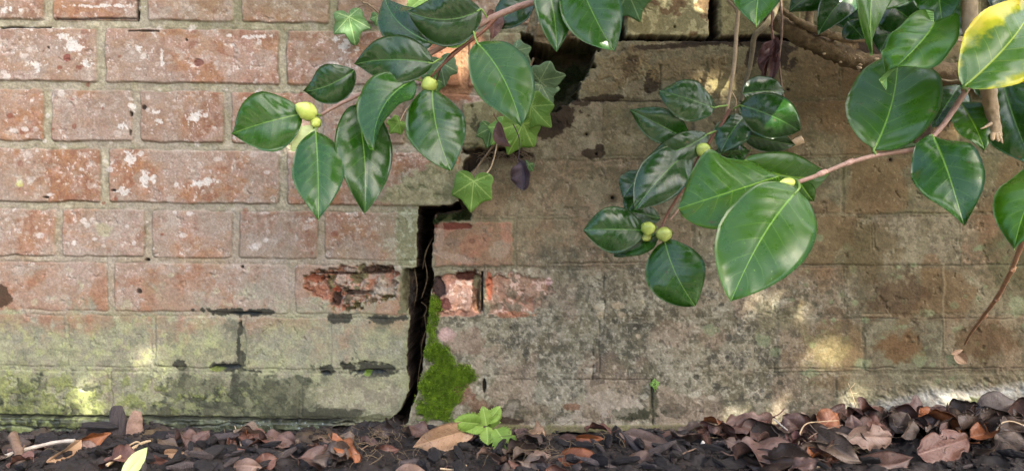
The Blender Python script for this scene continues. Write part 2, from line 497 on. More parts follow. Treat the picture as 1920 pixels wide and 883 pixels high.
# ---- depth (metres, positive = into the wall)
D = Zr()
mort = smooth01(ED, 1.8, -1.8)
topL = smooth01(V0, 560, 380)                      # strongly raked joints only high up on the left
recess = np.where(left, 0.0007 + 0.0021 * topL, 0.0005 + 0.0030 * smooth01(V0, 100, 40))
D += mort * recess
crease = np.exp(-((ED + 0.2) / 1.5) ** 2)
crs = np.where(left, smooth01(nB, 0.35, 0.75) * 0.8 + 0.25, smooth01(nB, 0.45, 0.8) * 0.8 + 0.12)
crs = crs * (1 - 0.5 * (~left)) * (1 - .35 * smooth01(V0, 480, 580))
D += crease * crs * 0.0016
D += (nC - 0.5) * 0.0007 + (nD - 0.5) * 0.00045 + (nA - 0.5) * 0.0016 - (ID - 0.5) * 0.0014 * (1 - mort)
D += mort * (nD - 0.5) * 0.0009
pits = smooth01(nG, 0.86, 0.93) * (1 - mort)
D += pits * 0.0012
# render smear where the joints have been washed over
# ---- pigment (as the photo shows it; scaled to an albedo at the end)
C = np.zeros(U0.shape + (3,), np.float32)
def lay(mask, col, sl=None):
    col = np.array(col, np.float32)
    if sl is None:
        C[:] = C + (col - C) * mask[..., None]
    else:
        C[sl] = C[sl] + (col - C[sl]) * mask[..., None]

# bricks, left and high: salmon, orange, pink and brown
pal = np.array([(180, 130, 98), (186, 142, 116), (176, 124, 88), (164, 118, 88), (182, 148, 126), (170, 130, 102)], np.float32)
idx = (ID2 * 5.999).astype(int)
C[:] = pal[idx]
lay(smooth01(nA, 0.42, 0.62) * 0.55, (176, 148, 128))
lay(smooth01(nF, 0.50, 0.64) * 0.65, (180, 122, 80))
lay(smooth01(nB, 0.60, 0.72) * 0.45, (156, 112, 90))
lay(smooth01(nG, 0.55, 0.62) * 0.35, (196, 150, 136))
lay(smooth01(nG, 0.30, 0.22) * 0.5, (158, 100, 76))
lay(smooth01(nE, 0.48, 0.75) * 0.45, (168, 148, 130))
# pale lime flecks, more on the high left
fleck = smooth01(nC + 0.25 * (nB - 0.5) + 0.10 * topL, 0.78, 0.84)
lay(fleck * 0.5, (212, 190, 170))
fl2 = smooth01(nD + 0.5 * (nG - 0.5), 0.84, 0.92)
lay(fl2 * 0.75, (226, 210, 196))
lay(smooth01(nS, 0.06, 0.02) * 0.5, (100, 74, 60))
# mortar
mc = np.zeros_like(C); mc[:] = (176, 164, 132)
mc += ((nC - 0.5) * 44)[..., None] + ((nB - 0.5) * 36)[..., None] * np.array([1, 1, 0.8], np.float32)
C[:] = C + (mc - C) * (mort * np.where(left, 0.58 + .34 * smooth01(V0, 520, 340), 0.5))[..., None]
greenm = smooth01(V0 + (nB - .5) * 60, 90, 20) * smooth01(U0, 200, 420) * left
lay(mort * greenm * 0.6, (136, 132, 92))
lay(greenm * 0.35, (140, 128, 96))

# general grading, left: grey lime-wash growing downwards, lichen below 560
gwash = left * smooth01(V0 + (nE - .5) * 200 + (nB - .5) * 90, 300, 600)
lay(gwash * 0.36, (168, 152, 130))
lay(left * smooth01(nA + (nB - .5) * .4, .58, .70) * .28 * smooth01(V0, 150, 420), (170, 160, 136))
low = left * smooth01(V0 + (nA - .5) * 140 + (nC - .5) * 60, 545, 640)
lay(low * 0.80, (166, 162, 130))
lay(low * smooth01(nG, 0.45, 0.60) * 0.55, (172, 172, 128))
lay(low * smooth01(nC, 0.52, 0.64) * 0.55, (128, 124, 104))
lay(low * smooth01(nB, 0.58, 0.72) * smooth01(nE, 0.35, 0.6) * 0.6, (162, 142, 124))
yel = low * smooth01(fbm(U0, V0, 17, 21, 4, 0.6), 0.60, 0.70) * smooth01(U0, 620, 380)
lay(yel * 0.55, (182, 184, 116))
strk = left * smooth01(V0, 520, 620) * smooth01(nC, 0.62, 0.7)
lay(strk * 0.25, (196, 186, 160))
# grey lime patch towards the crack edge, courses 3-5
g2 = left * smooth01(U0 + (nB - .5) * 70, 690, 760) * smooth01(V0, 300, 340)
lay(g2 * 0.60, (150, 146, 118))
lay(g2 * smooth01(nC, .55, .65) * 0.55, (188, 182, 160))
# right of the crack: brown-olive wash with faint bricks
right = ~left
rcol = np.array([(124, 118, 92), (132, 118, 94), (116, 114, 84), (130, 112, 88), (122, 120, 96), (132, 126, 104)], np.float32)[idx]
rt = right * 1.0
C[:] = C + (rcol - C) * (rt * 0.90)[..., None]
lay(rt * mort * 0.35, (112, 106, 84))
midgrey = rt * smooth01(V0 + (nA - .5) * 90, 440, 560) * smooth01(U0 + (nE - .5) * 160, 1640, 1420)
lay(midgrey * 0.85, (140, 136, 118))
lay(rt * smooth01(nA, 0.5, 0.66) * 0.40, (96, 88, 62))
lay(rt * smooth01(nF, 0.52, 0.66) * 0.30, (130, 112, 90))
lay(rt * smooth01(nG, 0.55, 0.63) * 0.22, (138, 126, 104))
lay(rt * smooth01(nC, 0.58, 0.68) * 0.42, (88, 84, 66))
lay(rt * smooth01(fbm(U0, V0, 44, 27, 5, .62), .54, .62) * 0.4, (144, 138, 112))
lay(rt * smooth01(fbm(U0, V0, 30, 28, 5, .62), .60, .67) * 0.4, (98, 92, 70))
oliv = rt * smooth01(U0, 1180, 1500) * smooth01(V0, 420, 200)
lay(oliv * 0.35, (100, 98, 62))
rust = rt * smooth01(fbm(U0, V0, 110, 23, 3), 0.52, 0.64) * smooth01(U0, 1380, 1600) * (1 - mort * .6)
lay(rust * 0.42, (122, 92, 58))
# dark speckle over the middle grey, fine light grains
sp = midgrey * smooth01(fbm(U0, V0, 13, 24, 3, 0.5), 0.58, 0.66) * smooth01(nE + nA, 0.65, 1.0)
lay(sp * 0.8, (80, 78, 68))
lay(midgrey * smooth01(nA, .52, .64) * .45, (102, 98, 82))
lay(midgrey * smooth01(nD, 0.60, 0.72) * 0.5, (172, 168, 150))
lay(midgrey * smooth01(nG, 0.58, 0.66) * 0.35, (164, 158, 142))
lay(midgrey * smooth01(nC, 0.64, 0.70) * 0.5, (92, 90, 76))
lay(midgrey * smooth01(fbm(U0, V0, 70, 26, 3), .55, .7) * 0.3, (150, 122, 104))
lay(rt * fl2 * 0.22, (190, 184, 160))
lay(crease * crs * 0.28, (64, 58, 44))

def sl_of(x0, x1, y0, y1):
    a, b = np.searchsorted(cu, [x0, x1]); c, d = np.searchsorted(cv, [y0, y1])
    return (slice(c, d), slice(a, b))

def blot(cx_, cy_, rx, ry, col, strength=0.8, rough=0.6, soft=0.12, rot=0.0, noise=None, depth=0.0, pad=1.7):
    """stain or lime patch with a torn edge, optional depth"""
    rr = max(rx, ry) * pad
    sl = sl_of(cx_ - rr, cx_ + rr, cy_ - rr, cy_ + rr)
    x = U0[sl] - cx_; y = V0[sl] - cy_
    c, s = math.cos(R(rot)), math.sin(R(rot))
    X = (x * c + y * s) / rx; Yy = (-x * s + y * c) / ry
    r = np.sqrt(X * X + Yy * Yy)
    n = (nB[sl] * 0.5 + nC[sl] * 0.35 + nD[sl] * 0.15) if noise is None else noise[sl]
    m = smooth01(1 - r + (n - 0.5) * 2 * rough, 0, soft)
    if col is not None: lay(m * strength, col, sl)
    if depth: D[sl] += m * depth
    return sl, m

def polym(poly, warp=6.0, edge=2.0):
    xs = [p[0] for p in poly]; ys = [p[1] for p in poly]
    sl = sl_of(min(xs) - 16, max(xs) + 16, min(ys) - 16, max(ys) + 16)
    d = poly_sdf(U0[sl] + jag[sl] * warp, V0[sl] + (nC[sl] - .5) * warp, poly)
    return sl, smooth01(d, edge * .5, -edge * .5), d

lay(left * smooth01(V0, 540, 620) * smooth01(V0, 800, 740) * smooth01(fbm(U0, V0, 55, 33, 4, .6), .52, .64) * .35, (178, 178, 122))
lay(left * smooth01(V0, 470, 520) * smooth01(V0, 640, 570) * smooth01(fbm(U0, V0, 48, 34, 4, .6), .50, .60) * (1 - mort) * .55, (172, 116, 84))
lay(left * smooth01(V0, 590, 640) * smooth01(fbm(U0, V0, 20, 35, 4, .6), .58, .65) * .35, (120, 116, 94))
lay(left * smooth01(fbm(U0, V0, 80, 36, 5, .62), .50, .64) * smooth01(V0, 60, 200) * smooth01(V0, 620, 540) * .42, (176, 156, 140))
lay(left * smooth01(fbm(U0, V0, 36, 37, 5, .62), .58, .68) * smooth01(V0, 620, 540) * .30, (196, 178, 162))
# --- left, high: lime splashes, chips, small holes
for _ in range(150):
    bx, by = rng.uniform(0, 640), rng.uniform(50, 480)
    rr = rng.uniform(2, 7)
    blot(bx, by, rr * rng.uniform(.8, 1.6), rr, (224, 208, 196) if rng.random() < .75 else (150, 84, 62), rng.uniform(.35, .85), 0.9, .3)
for bx, by, rx, ry in ((140, 85, 16, 14), (70, 122, 14, 9), (162, 120, 9, 6), (118, 68, 8, 8), (250, 200, 5, 16), (300, 228, 7, 6), (297, 213, 10, 5),
                       (365, 222, 12, 12), (230, 238, 7, 6), (245, 300, 12, 16), (275, 335, 14, 12), (380, 345, 22, 8), (305, 110, 3, 18),
                       (262, 95, 5, 6), (233, 358, 16, 6), (20, 20, 16, 5), (650, 80, 20, 14), (480, 70, 30, 5), (200, 12, 70, 3), (60, 53, 60, 2.4)):
    blot(bx, by, rx, ry, (228, 216, 204), 0.85, 1.5, .3, noise=nD * .5 + nC * .5)
blot(128, 110, 8, 8, (150, 76, 62), .8, .4); blot(374, 118, 10, 8, (146, 90, 78), .8, .4, depth=.001)
blot(38, 345, 9, 9, (206, 204, 90), .75, .7, .4); blot(38, 338, 10, 14, (220, 214, 190), .5, .8, .4)
blot(200, 430, 24, 12, (188, 186, 130), .4, .9, .4)
for bx, by, rx, ry, dp in ((276, 487, 5, 3, .006), (246, 250, 2.5, 7, .006), (247, 215, 2.5, 6, .005), (213, 357, 6, 2.5, .004), (351, 76, 3, 3, .003),
                           (272, 202, 5, 5, .002), (92, 90, 3, 3, .003), (258, 28, 3, 8, .006), (455, 500, 3, 4, .004), (452, 605, 3, 10, .002),
                           (275, 59, 18, 2.2, .003), (86, 370, 8, 2.4, .003), (262, 545, 5, 5, .003)):
    blot(bx, by, rx, ry, (52, 42, 34), .75, .5, .3, depth=dp)
for x0, x1, yy in ((0, 95, 52), (105, 258, 35), (240, 300, 60), (0, 45, 53)):
    sl = sl_of(x0, x1, yy - 5, yy + 5)
    lin_m = np.exp(-((V0[sl] + wy[sl] - yy) / 1.5) ** 2)
    lay(lin_m * .75, (40, 34, 30), sl); D[sl] += lin_m * .003
sl = sl_of(255, 262, 0, 40); D[sl] += .003 * np.exp(-((U0[sl] - 258) / 2.) ** 2); lay(.7 * np.exp(-((U0[sl] - 258) / 2.) ** 2), (44, 38, 30), sl)
# pale ring lichens
for _ in range(34):
    bx, by = rng.uniform(0, 560), rng.uniform(500, 690)
    blot(bx, by, rng.uniform(3, 9), rng.uniform(3, 8), (196, 190, 150), rng.uniform(.3, .6), .5, .3)
# brown damp patch, far left
blot(0, 558, 26, 22, (88, 64, 42), .85, .5)
# black sooty marks round the joints, lower left
for bx, by, rx, ry, rot in ((430, 584, 58, 7, 2), (495, 586, 28, 7, 0), (452, 605, 6, 22, 0), (448, 640, 5, 28, 4), (452, 672, 7, 14, 0),
                            (425, 686, 42, 9, 0), (466, 694, 30, 4, 8), (340, 683, 13, 10, 0), (640, 596, 28, 8, 0), (715, 600, 26, 8, 8),
                            (690, 690, 50, 15, 3), (612, 692, 16, 12, 10), (440, 722, 12, 26, 0), (740, 596, 30, 6, 0), (478, 716, 6, 20, 0)):
    blot(bx, by, rx, ry, (66, 64, 52), .85, 1.3, .3, rot)
for bx, by, rx, ry in ((452, 730, 14, 60), (690, 716, 34, 16), (612, 716, 10, 18), (438, 612, 22, 18), (340, 700, 9, 18), (716, 614, 22, 12)):
    blot(bx, by, rx, ry, (104, 102, 82), .5, 1.4, .6)
for bx, by, rx, ry in ((460, 587, 30, 3.5), (425, 687, 28, 5), (690, 697, 30, 4.5), (610, 699, 9, 5)):
    blot(bx, by, rx, ry, (78, 84, 86), .9, .5, .3, depth=.006)
blot(690, 688, 48, 12, None, 0, .6, depth=.002)
blot(405, 692, 14, 5, (150, 166, 60), .6, .9, .3)
blot(688, 698, 8, 6, (134, 168, 50), .8, .9, .3)
# algae band and moss along the foot, left
edge_y = 735 + 22 * np.sin(U0 / 95.0) + (nA - .5) * 120 + (nC - .5) * 45 - 20 * smooth01(U0, 300, 0)
bnd = left * smooth01(V0, edge_y - 8, edge_y + 10) * smooth01(U0, 700, 640)
lay(bnd * 0.6, (104, 104, 76))
lay(bnd * smooth01(nB, 0.50, 0.62) * 0.55, (80, 80, 58))
lay(bnd * smooth01(nG, 0.52, 0.62) * 0.55, (64, 66, 50))
lay(bnd * smooth01(nC, 0.58, 0.68) * 0.5, (140, 140, 106))
mossy = left * smooth01(fbm(U0, V0, 14, 31, 4, .6) + .35 * (smooth01(U0, 420, 100) - .5) + .2 * (nE - .5), 0.52, 0.64) * smooth01(V0 + (nA - .5) * 60, 695, 725) * smooth01(V0, 800, 770) * smooth01(U0, 560, 380)
lay(mossy * 0.5, (126, 132, 68))
lay(mossy * smooth01(nD, .5, .62) * 0.45, (164, 168, 84))
lay(left * smooth01(V0, 660, 720) * smooth01(nC, .66, .74) * .4 * smooth01(U0, 600, 300), (176, 180, 96))
D -= mossy * (0.0004 + nD * 0.001)
# brick by the crack at the foot (560-780, 700-790): pale, dark bottom
slb, mb = blot(668, 742, 98, 38, (168, 160, 124), .8, .25, .3)
lay(mb * smooth01(nC[slb], .52, .62) * .6, (184, 174, 142), slb)
lay(mb * smooth01(nB[slb], .56, .66) * .5, (136, 122, 104), slb)
blot(620, 780, 64, 16, (78, 76, 58), .85, .6, .2); blot(700, 784, 40, 9, (100, 98, 66), .7, .7)
blot(510, 742, 46, 26, (92, 90, 66), .45, 1.5, .5); blot(560, 760, 12, 30, (82, 80, 60), .5, .8)
# footing ledge on the left: proud, wet dark stone with drips; ragged lower edge
lipy = 780 + 0.012 * U0 + (nB - .5) * 5
led = left * smooth01(V0, lipy - 2, lipy + 2) * smooth01(U0, 645, 635)
D -= led * 0.006
lay(led * .78, (92, 94, 70))
lay(led * smooth01(nG, .5, .6) * .6, (60, 64, 50)); lay(led * smooth01(nC, .62, .72) * .5, (136, 144, 112))
lay(led * smooth01(nD, .78, .86) * .8 * smooth01(U0, 380, 460), (188, 200, 204))
lay(led * smooth01(U0 + (nB - .5) * 60, 330, 120) * smooth01(nC, .45, .6) * .5, (160, 168, 92))
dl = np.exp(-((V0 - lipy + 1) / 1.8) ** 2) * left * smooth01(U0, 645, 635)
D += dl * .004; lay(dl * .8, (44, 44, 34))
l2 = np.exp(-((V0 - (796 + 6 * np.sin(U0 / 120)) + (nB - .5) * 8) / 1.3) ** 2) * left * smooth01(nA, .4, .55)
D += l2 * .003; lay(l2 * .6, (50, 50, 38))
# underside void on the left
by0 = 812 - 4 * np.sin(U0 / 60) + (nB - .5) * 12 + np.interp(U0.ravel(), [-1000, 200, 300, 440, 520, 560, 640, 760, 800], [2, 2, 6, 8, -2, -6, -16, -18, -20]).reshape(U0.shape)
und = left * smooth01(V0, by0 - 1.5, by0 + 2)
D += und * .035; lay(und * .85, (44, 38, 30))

# --- spalled brick left of the crack (560-760, 500-585)
spl = [(568, 518), (590, 508), (640, 500), (700, 498), (742, 502), (744, 530), (738, 560), (716, 570), (690, 566), (660, 580), (632, 584), (616, 566), (590, 556), (570, 540)]
sl, m, d = polym(spl, 14, 3)
lay(m * .92, (176, 150, 128), sl)
lay(m * smooth01(nG[sl] + .3 * smooth01(U0[sl], 680, 580), .52, .64) * .9, (182, 116, 86), sl)
lay(m * smooth01(nC[sl], .60, .70) * .7, (214, 184, 166), sl)
lay(m * smooth01(nB[sl], .60, .70) * .75, (94, 78, 52), sl)
lay(m * smooth01(nD[sl], .70, .78) * .6, (216, 140, 110), sl)
lay(m * smooth01(fbm(U0[sl], V0[sl], 20, 41, 3), .60, .68) * .7, (108, 104, 60), sl)
D[sl] += m * (.003 + .006 * smooth01(nG[sl], .35, .75) + .0035 * nC[sl])
for bx, by, rx, ry in ((640, 512, 50, 3), (705, 506, 34, 9), (628, 560, 10, 20), (600, 520, 22, 5), (672, 548, 24, 5)):
    blot(bx, by, rx, ry, (70, 48, 36), .75, .7, .25, depth=.003)
blot(590, 522, 20, 7, (182, 98, 64), .8, .8); blot(628, 542, 8, 5, (216, 108, 78), .9, .6)
blot(716, 535, 34, 24, (182, 168, 146), .6, .8, .3)
# --- right of the crack, one clean red brick (815-960, 415-498)
sl, m, d = polym([(815, 417), (960, 417), (962, 497), (815, 497)], 5, 3)
lay(m * .6, (146, 112, 90), sl)
lay(m * smooth01(nB[sl], .52, .64) * .6, (168, 120, 98), sl)
lay(m * smooth01(nG[sl], .6, .66) * .4, (128, 112, 98), sl)
D[sl] -= m * .0012
blot(850, 424, 42, 7, (110, 58, 44), .85, .3, depth=.002)
blot(845, 480, 40, 9, (158, 138, 122), .6, .8, rot=12); blot(935, 470, 26, 18, (152, 140, 122), .5, .9)
blot(825, 445, 7, 36, (156, 138, 120), .6, .6); blot(885, 452, 8, 6, (92, 72, 60), .7, .5); blot(890, 458, 34, 26, (164, 104, 78), .3, .5)
# --- spalled bricks (815-1045, 512-595)
sl, m, d = polym([(818, 520), (850, 512), (900, 512), (902, 588), (880, 592), (820, 592), (812, 560)], 9, 3)
lay(m * .9, (172, 128, 108), sl)
lay(m * smooth01(nC[sl], .5, .62) * .7, (206, 150, 124), sl)
D[sl] += m * (.003 + .004 * nG[sl])
sl, m, d = polym([(846, 535), (868, 520), (888, 535), (890, 560), (876, 582), (830, 585), (834, 562)], 9, 3)
lay(m * .85, (200, 160, 138), sl); lay(m * smooth01(nG[sl], .54, .64) * .5, (212, 156, 122), sl); lay(m * smooth01(nC[sl], .6, .68) * .8, (236, 206, 184), sl)
D[sl] -= m * .004
blot(822, 540, 14, 22, (70, 58, 58), .85, .5, depth=.004); blot(832, 572, 16, 14, (104, 54, 46), .7, .5)
blot(875, 518, 26, 7, (78, 46, 36), .85, .6, depth=.004); blot(892, 545, 7, 32, (104, 76, 56), .7, .6, depth=.003)
blot(894, 528, 8, 14, (134, 128, 96), .9, .2); blot(899, 555, 6, 30, (84, 74, 56), .6, .4, depth=.003)
sl = sl_of(898, 910, 508, 582); g = np.exp(-((U0[sl] - 904) / 1.6) ** 2); D[sl] += g * .008; lay(g * .9, (28, 24, 20), sl)
sl, m, d = polym([(912, 516), (960, 513), (1012, 518), (1040, 524), (1036, 548), (1010, 566), (990, 590), (916, 592)], 16, 5)
lay(m * .75, (160, 128, 108), sl)
lay(m * smooth01(nG[sl], .54, .64) * .55, (164, 118, 96), sl)
lay(m * smooth01(nC[sl], .56, .66) * .75, (206, 176, 160), sl)
lay(m * smooth01(nB[sl], .62, .70) * .6, (104, 98, 80), sl)
D[sl] += m * (.001 + .004 * nG[sl])
blot(918, 535, 7, 30, (164, 88, 62), .8, .6); blot(1028, 527, 8, 8, (216, 178, 172), .8, .5); blot(962, 590, 34, 6, (176, 104, 72), .5, .9)
for bx, by in ((1120, 575), (1160, 572), (1165, 590), (1125, 590), (1195, 630)):
    blot(bx, by, 12, 7, (188, 170, 140), .6, .9, .3)
# pink edge brick (815-900, 600-640), joint hole below it
blot(838, 626, 22, 15, (190, 156, 150), .8, .5, .3); blot(880, 640, 40, 28, (150, 122, 106), .45, .7, .3)
blot(868, 738, 24, 26, (140, 96, 76), .5, .8, .3); blot(908, 722, 4, 15, (50, 44, 36), .85, .4, depth=.006)
blot(900, 760, 26, 16, (110, 74, 52), .5, .8); blot(925, 775, 34, 16, (76, 62, 46), .8, .7); blot(965, 770, 30, 20, (72, 72, 56), .6, .8)
blot(945, 790, 40, 9, (60, 48, 34), .7, .5)
# --- vertical hairlines and faint joints on the right
for xx, y0, y1, w_, dpth, k_ in ((1112, 640, 712, 1.5, .002, .5), (1124, 600, 705, 1.5, .001, .3), (957, 612, 660, 1.8, .004, .7), (1222, 712, 795, 2.2, .003, .6),
                                 (1237, 122, 178, 1.6, .002, .6), (1130, 200, 292, 1.4, .001, .4), (1132, 512, 600, 1.4, .001, .3)):
    sl = sl_of(xx - 8, xx + 8, y0, y1); g = np.exp(-((U0[sl] + wx[sl] - xx) / w_) ** 2) * smooth01(nB[sl], .2, .5)
    D[sl] += g * dpth; lay(g * k_, (52, 48, 38), sl)
sl = sl_of(1758, 1780, 496, 680); g = np.exp(-((U0[sl] + wx[sl] * 1.2 - 1768) / 3.0) ** 2); lay(g * .5, (142, 130, 104), sl); D[sl] -= g * .001
for y0, x0, x1, k_ in ((493, 960, 1500, .3), (597, 1480, 1930, .35), (690, 1440, 1930, .4), (497, 1500, 1930, .25), (190, 1090, 1240, .6), (597, 1620, 1720, .4), (711, 960, 1230, .35)):
    sl = sl_of(x0, x1, y0 - 8, y0 + 8); g = np.exp(-((V0[sl] + wy[sl] - y0) / 1.5) ** 2) * smooth01(nF[sl], .25, .5)
    D[sl] += g * .0011; lay(g * k_, (56, 50, 38), sl)
blot(1670, 592, 50, 4, (172, 150, 118), .5, .9)
# --- dark jagged damp, middle top, and plaster skin edges
for bx, by, rx, ry, rot in ((1120, 186, 52, 7, -4), (1088, 194, 30, 8, 0), (1050, 215, 46, 24, -20), (1020, 240, 34, 26, 0), (1222, 152, 16, 22, 10), (1112, 288, 20, 10, 0),
                            (1125, 276, 10, 8, 0), (1455, 92, 46, 36, 0), (1390, 80, 70, 10, 0), (1330, 78, 60, 8, 0), (1245, 88, 76, 6, -4), (1408, 110, 14, 20, 0),
                            (1720, 220, 60, 70, 0), (1660, 110, 60, 60, 0), (1180, 130, 14, 26, 30)):
    blot(bx, by, rx, ry, (58, 46, 30), .72, .7, .15, rot)
for bx, by, rx, ry in ((1150, 120, 52, 26), (1190, 105, 40, 14), (1280, 130, 70, 26), (1340, 150, 60, 30), (1130, 160, 34, 16)):
    blot(bx, by, rx, ry, (124, 108, 76), .5, .8, .15, noise=nG, depth=-.0008)
blot(1350, 160, 24, 16, (176, 164, 110), .5, .6, .4)
for bx, by, r_ in ((1100, 252, 7), (1148, 371, 9), (1118, 289, 8), (1478, 168, 5), (885, 200, 8), (1264, 52, 7), (1668, 300, 7)):
    blot(bx, by, r_ * 1.3, r_ * 1.2, (84, 72, 50), .6, .3, .5); blot(bx, by, r_ * .4, r_ * .4, (34, 28, 20), .9, .2, .4, depth=.005)
for _ in range(16):                                    # pale squiggles of old roots on the render
    bx, by = rng.uniform(1050, 1170), rng.uniform(310, 350)
    blot(bx, by, rng.uniform(6, 18), 1.2, (150, 134, 98), .5, .4, .5, rng.uniform(-80, 10))
for _ in range(70):                                    # pale crusty lichen grains over the grey middle
    bx, by = rng.uniform(950, 1500), rng.uniform(500, 760); r_ = rng.uniform(2, 7)
    blot(bx, by, r_ * 1.4, r_, (176, 172, 152) if rng.random() < .6 else (70, 68, 58), rng.uniform(.3, .7), 1.3, .3)
for _ in range(26):
    bx, by = rng.uniform(1150, 1260), rng.uniform(110, 150)
    blot(bx, by, rng.uniform(6, 15), 1.3, (150, 128, 86), .5, .4, .5, rng.uniform(-80, 80))
for _ in range(40):
    bx, by = rng.uniform(450, 600), rng.uniform(415, 470)
    blot(bx, by, rng.uniform(6, 16), 1.1, (200, 160, 138), .35, .4, .5, rng.uniform(-80, 80))
for _ in range(60):                                    # green-grey lichen dots on the right
    bx, by = rng.uniform(1480, 1930), rng.uniform(440, 720)
    r_ = rng.uniform(2, 8)
    blot(bx, by, r_ * 1.2, r_, (128, 140, 104), rng.uniform(.3, .8), .6, .3)
for bx, by, rx, ry in ((1722, 672, 16, 16), (1748, 684, 9, 7), (1785, 672, 14, 16), (1618, 680, 22, 12), (1690, 612, 10, 7), (1587, 463, 11, 11), (1736, 585, 16, 9), (1905, 570, 22, 26), (1600, 505, 9, 11),
                       (1455, 660, 12, 9), (1520, 700, 14, 7), (1430, 640, 16, 12), (1330, 620, 18, 12)):
    blot(bx, by, rx, ry, (136, 146, 112), .65, .8, .3)
blot(1690, 650, 50, 34, (124, 84, 46), .5, .7, .4); blot(1850, 640, 60, 46, (96, 70, 40), .5, .7, .4); blot(1690, 560, 60, 44, (92, 70, 48), .5, .8, .3)
blot(1900, 480, 60, 80, (78, 78, 46), .45, .7, .4); blot(1620, 470, 70, 60, (100, 86, 56), .5, .7, .4)
blot(1560, 650, 50, 40, (140, 134, 84), .35, .8, .4); blot(1480, 600, 60, 30, (142, 136, 100), .35, .8, .4)
# --- salt and old render along the right foot: bulging, bluish white
sy = 770 - 55 * smooth01(U0, 1500, 1900) + (nA - .5) * 26 + (nC - .5) * 16
salt = rt * smooth01(V0, sy - 10, sy + 8) * smooth01(U0 + (nB - .5) * 80, 1540, 1620)
lay(salt * .85, (164, 162, 152)); lay(salt * smooth01(nC, .5, .62) * .5, (182, 184, 182)); lay(salt * smooth01(nG, .55, .65) * .35, (126, 116, 100))
D -= rt * smooth01(V0, sy - 24, sy + 40) * smooth01(U0, 1520, 1680) * .014
s3 = rt * smooth01(V0 + (nA - .5) * 40, 735, 765) * smooth01(U0, 1440, 1300) * smooth01(nB, .48, .62)
lay(s3 * .6, (164, 154, 138))
blot(1190, 776, 50, 12, (60, 62, 44), .8, .8, .2); blot(1225, 752, 10, 40, (74, 74, 56), .7, .6, .3); blot(1265, 770, 26, 14, (78, 72, 58), .5, .8)
blot(1010, 770, 40, 20, (108, 96, 74), .4, .8); blot(1070, 762, 16, 7, (132, 92, 66), .6, .7); blot(1150, 756, 50, 26, (168, 158, 142), .5, .7)
blot(1640, 782, 20, 8, (104, 66, 44), .7, .6); blot(1826, 765, 44, 24, (66, 72, 34), .85, .7, .3); blot(1800, 782, 30, 10, (56, 54, 30), .7, .6)
# damp olive ledge along the right foot
ly = 796 - 0.004 * (U0 - 960) + (nB - .5) * 3
rl = rt * smooth01(V0, ly - 2, ly + 2) * smooth01(U0, 1560, 1480)
D -= rl * .003; lay(rl * .7, (112, 104, 76)); lay(rl * smooth01(nC, .5, .62) * .5, (132, 134, 84)); lay(rl * smooth01(U0, 1250, 1350) * .5, (138, 118, 98))
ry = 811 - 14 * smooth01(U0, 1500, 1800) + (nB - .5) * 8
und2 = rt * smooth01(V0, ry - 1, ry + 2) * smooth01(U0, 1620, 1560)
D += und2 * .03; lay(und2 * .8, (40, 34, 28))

# --- top right bricks: pale lichened header and its black joints
sl, m, d = polym([(1172, -60), (1330, -60), (1328, 68), (1172, 68)], 4, 3)
lay(m * .8, (146, 138, 98), sl); lay(m * smooth01(nG[sl], .5, .62) * .8, (182, 174, 130), sl); lay(m * smooth01(nB[sl], .58, .68) * .7, (112, 84, 58), sl)
D[sl] -= m * .002
sl, m, d = polym([(1350, -60), (1500, -60), (1500, 64), (1348, 64)], 4, 3)
lay(m * .6, (124, 120, 82), sl); lay(m * smooth01(nG[sl], .5, .62) * .5, (160, 154, 112), sl)
for poly, dp in (([(1328, -60), (1348, -60), (1346, 72), (1330, 74)], .03), ([(1160, 68), (1330, 71), (1330, 78), (1160, 76)], .02),
                 ([(1160, -60), (1170, -60), (1171, 72), (1158, 72)], .03), ([(1330, 68), (1500, 70), (1500, 76), (1330, 78)], .010)):
    sl, m, d = polym(poly, 5, 2); D[sl] += m * dp; lay(m * .9, (36, 28, 22), sl)
# pale mortar block and sunlit brick by the ivy
sl, m, d = polym([(868, 196), (940, 190), (952, 250), (936, 276), (872, 276)], 7, 3)
lay(m * .85, (134, 128, 86), sl); lay(m * smooth01(nC[sl], .52, .62) * .7, (168, 160, 116), sl); lay(m * smooth01(nG[sl], .62, .7) * .8, (80, 78, 50), sl)
D[sl] -= m * .003
sl, m, d = polym([(700, 185), (870, 190), (870, 276), (700, 270)], 6, 5); lay(m * .45, (140, 122, 92), sl)
sl, m, d = polym([(806, 60), (900, 60), (880, 190), (806, 186)], 8, 4); lay(m * .65, (176, 108, 68), sl)
sl, m, d = polym([(905, 60), (982, 50), (985, 120), (930, 150), (905, 150)], 8, 4); lay(m * .7, (132, 122, 84), sl); lay(m * smooth01(nC[sl], .55, .65) * .6, (166, 158, 118), sl)
blot(760, 20, 120, 40, (150, 112, 84), .4, .7, .4)
# lobe of pale render over the overhanging corner (780-855, 290-388)
sl, m, d = polym([(700, 376), (745, 345), (790, 320), (830, 290), (862, 282), (860, 384), (790, 389)], 16, 6)
lay(m * .75, (158, 152, 112), sl); lay(m * smooth01(nC[sl], .54, .64) * .6, (182, 174, 134), sl); lay(m * smooth01(nG[sl], .6, .7) * .6, (122, 122, 84), sl)
sl, m, d = polym([(744, 392), (786, 392), (780, 498), (744, 498)], 8, 6)
lay(m * .6, (134, 138, 96), sl); lay(m * smooth01(nC[sl], .6, .68) * .6, (188, 188, 160), sl)
sl, m, d = polym([(752, 500), (772, 500), (770, 590), (748, 585)], 8, 4); lay(m * .8, (112, 112, 78), sl)
blot(690, 700, 70, 8, None)
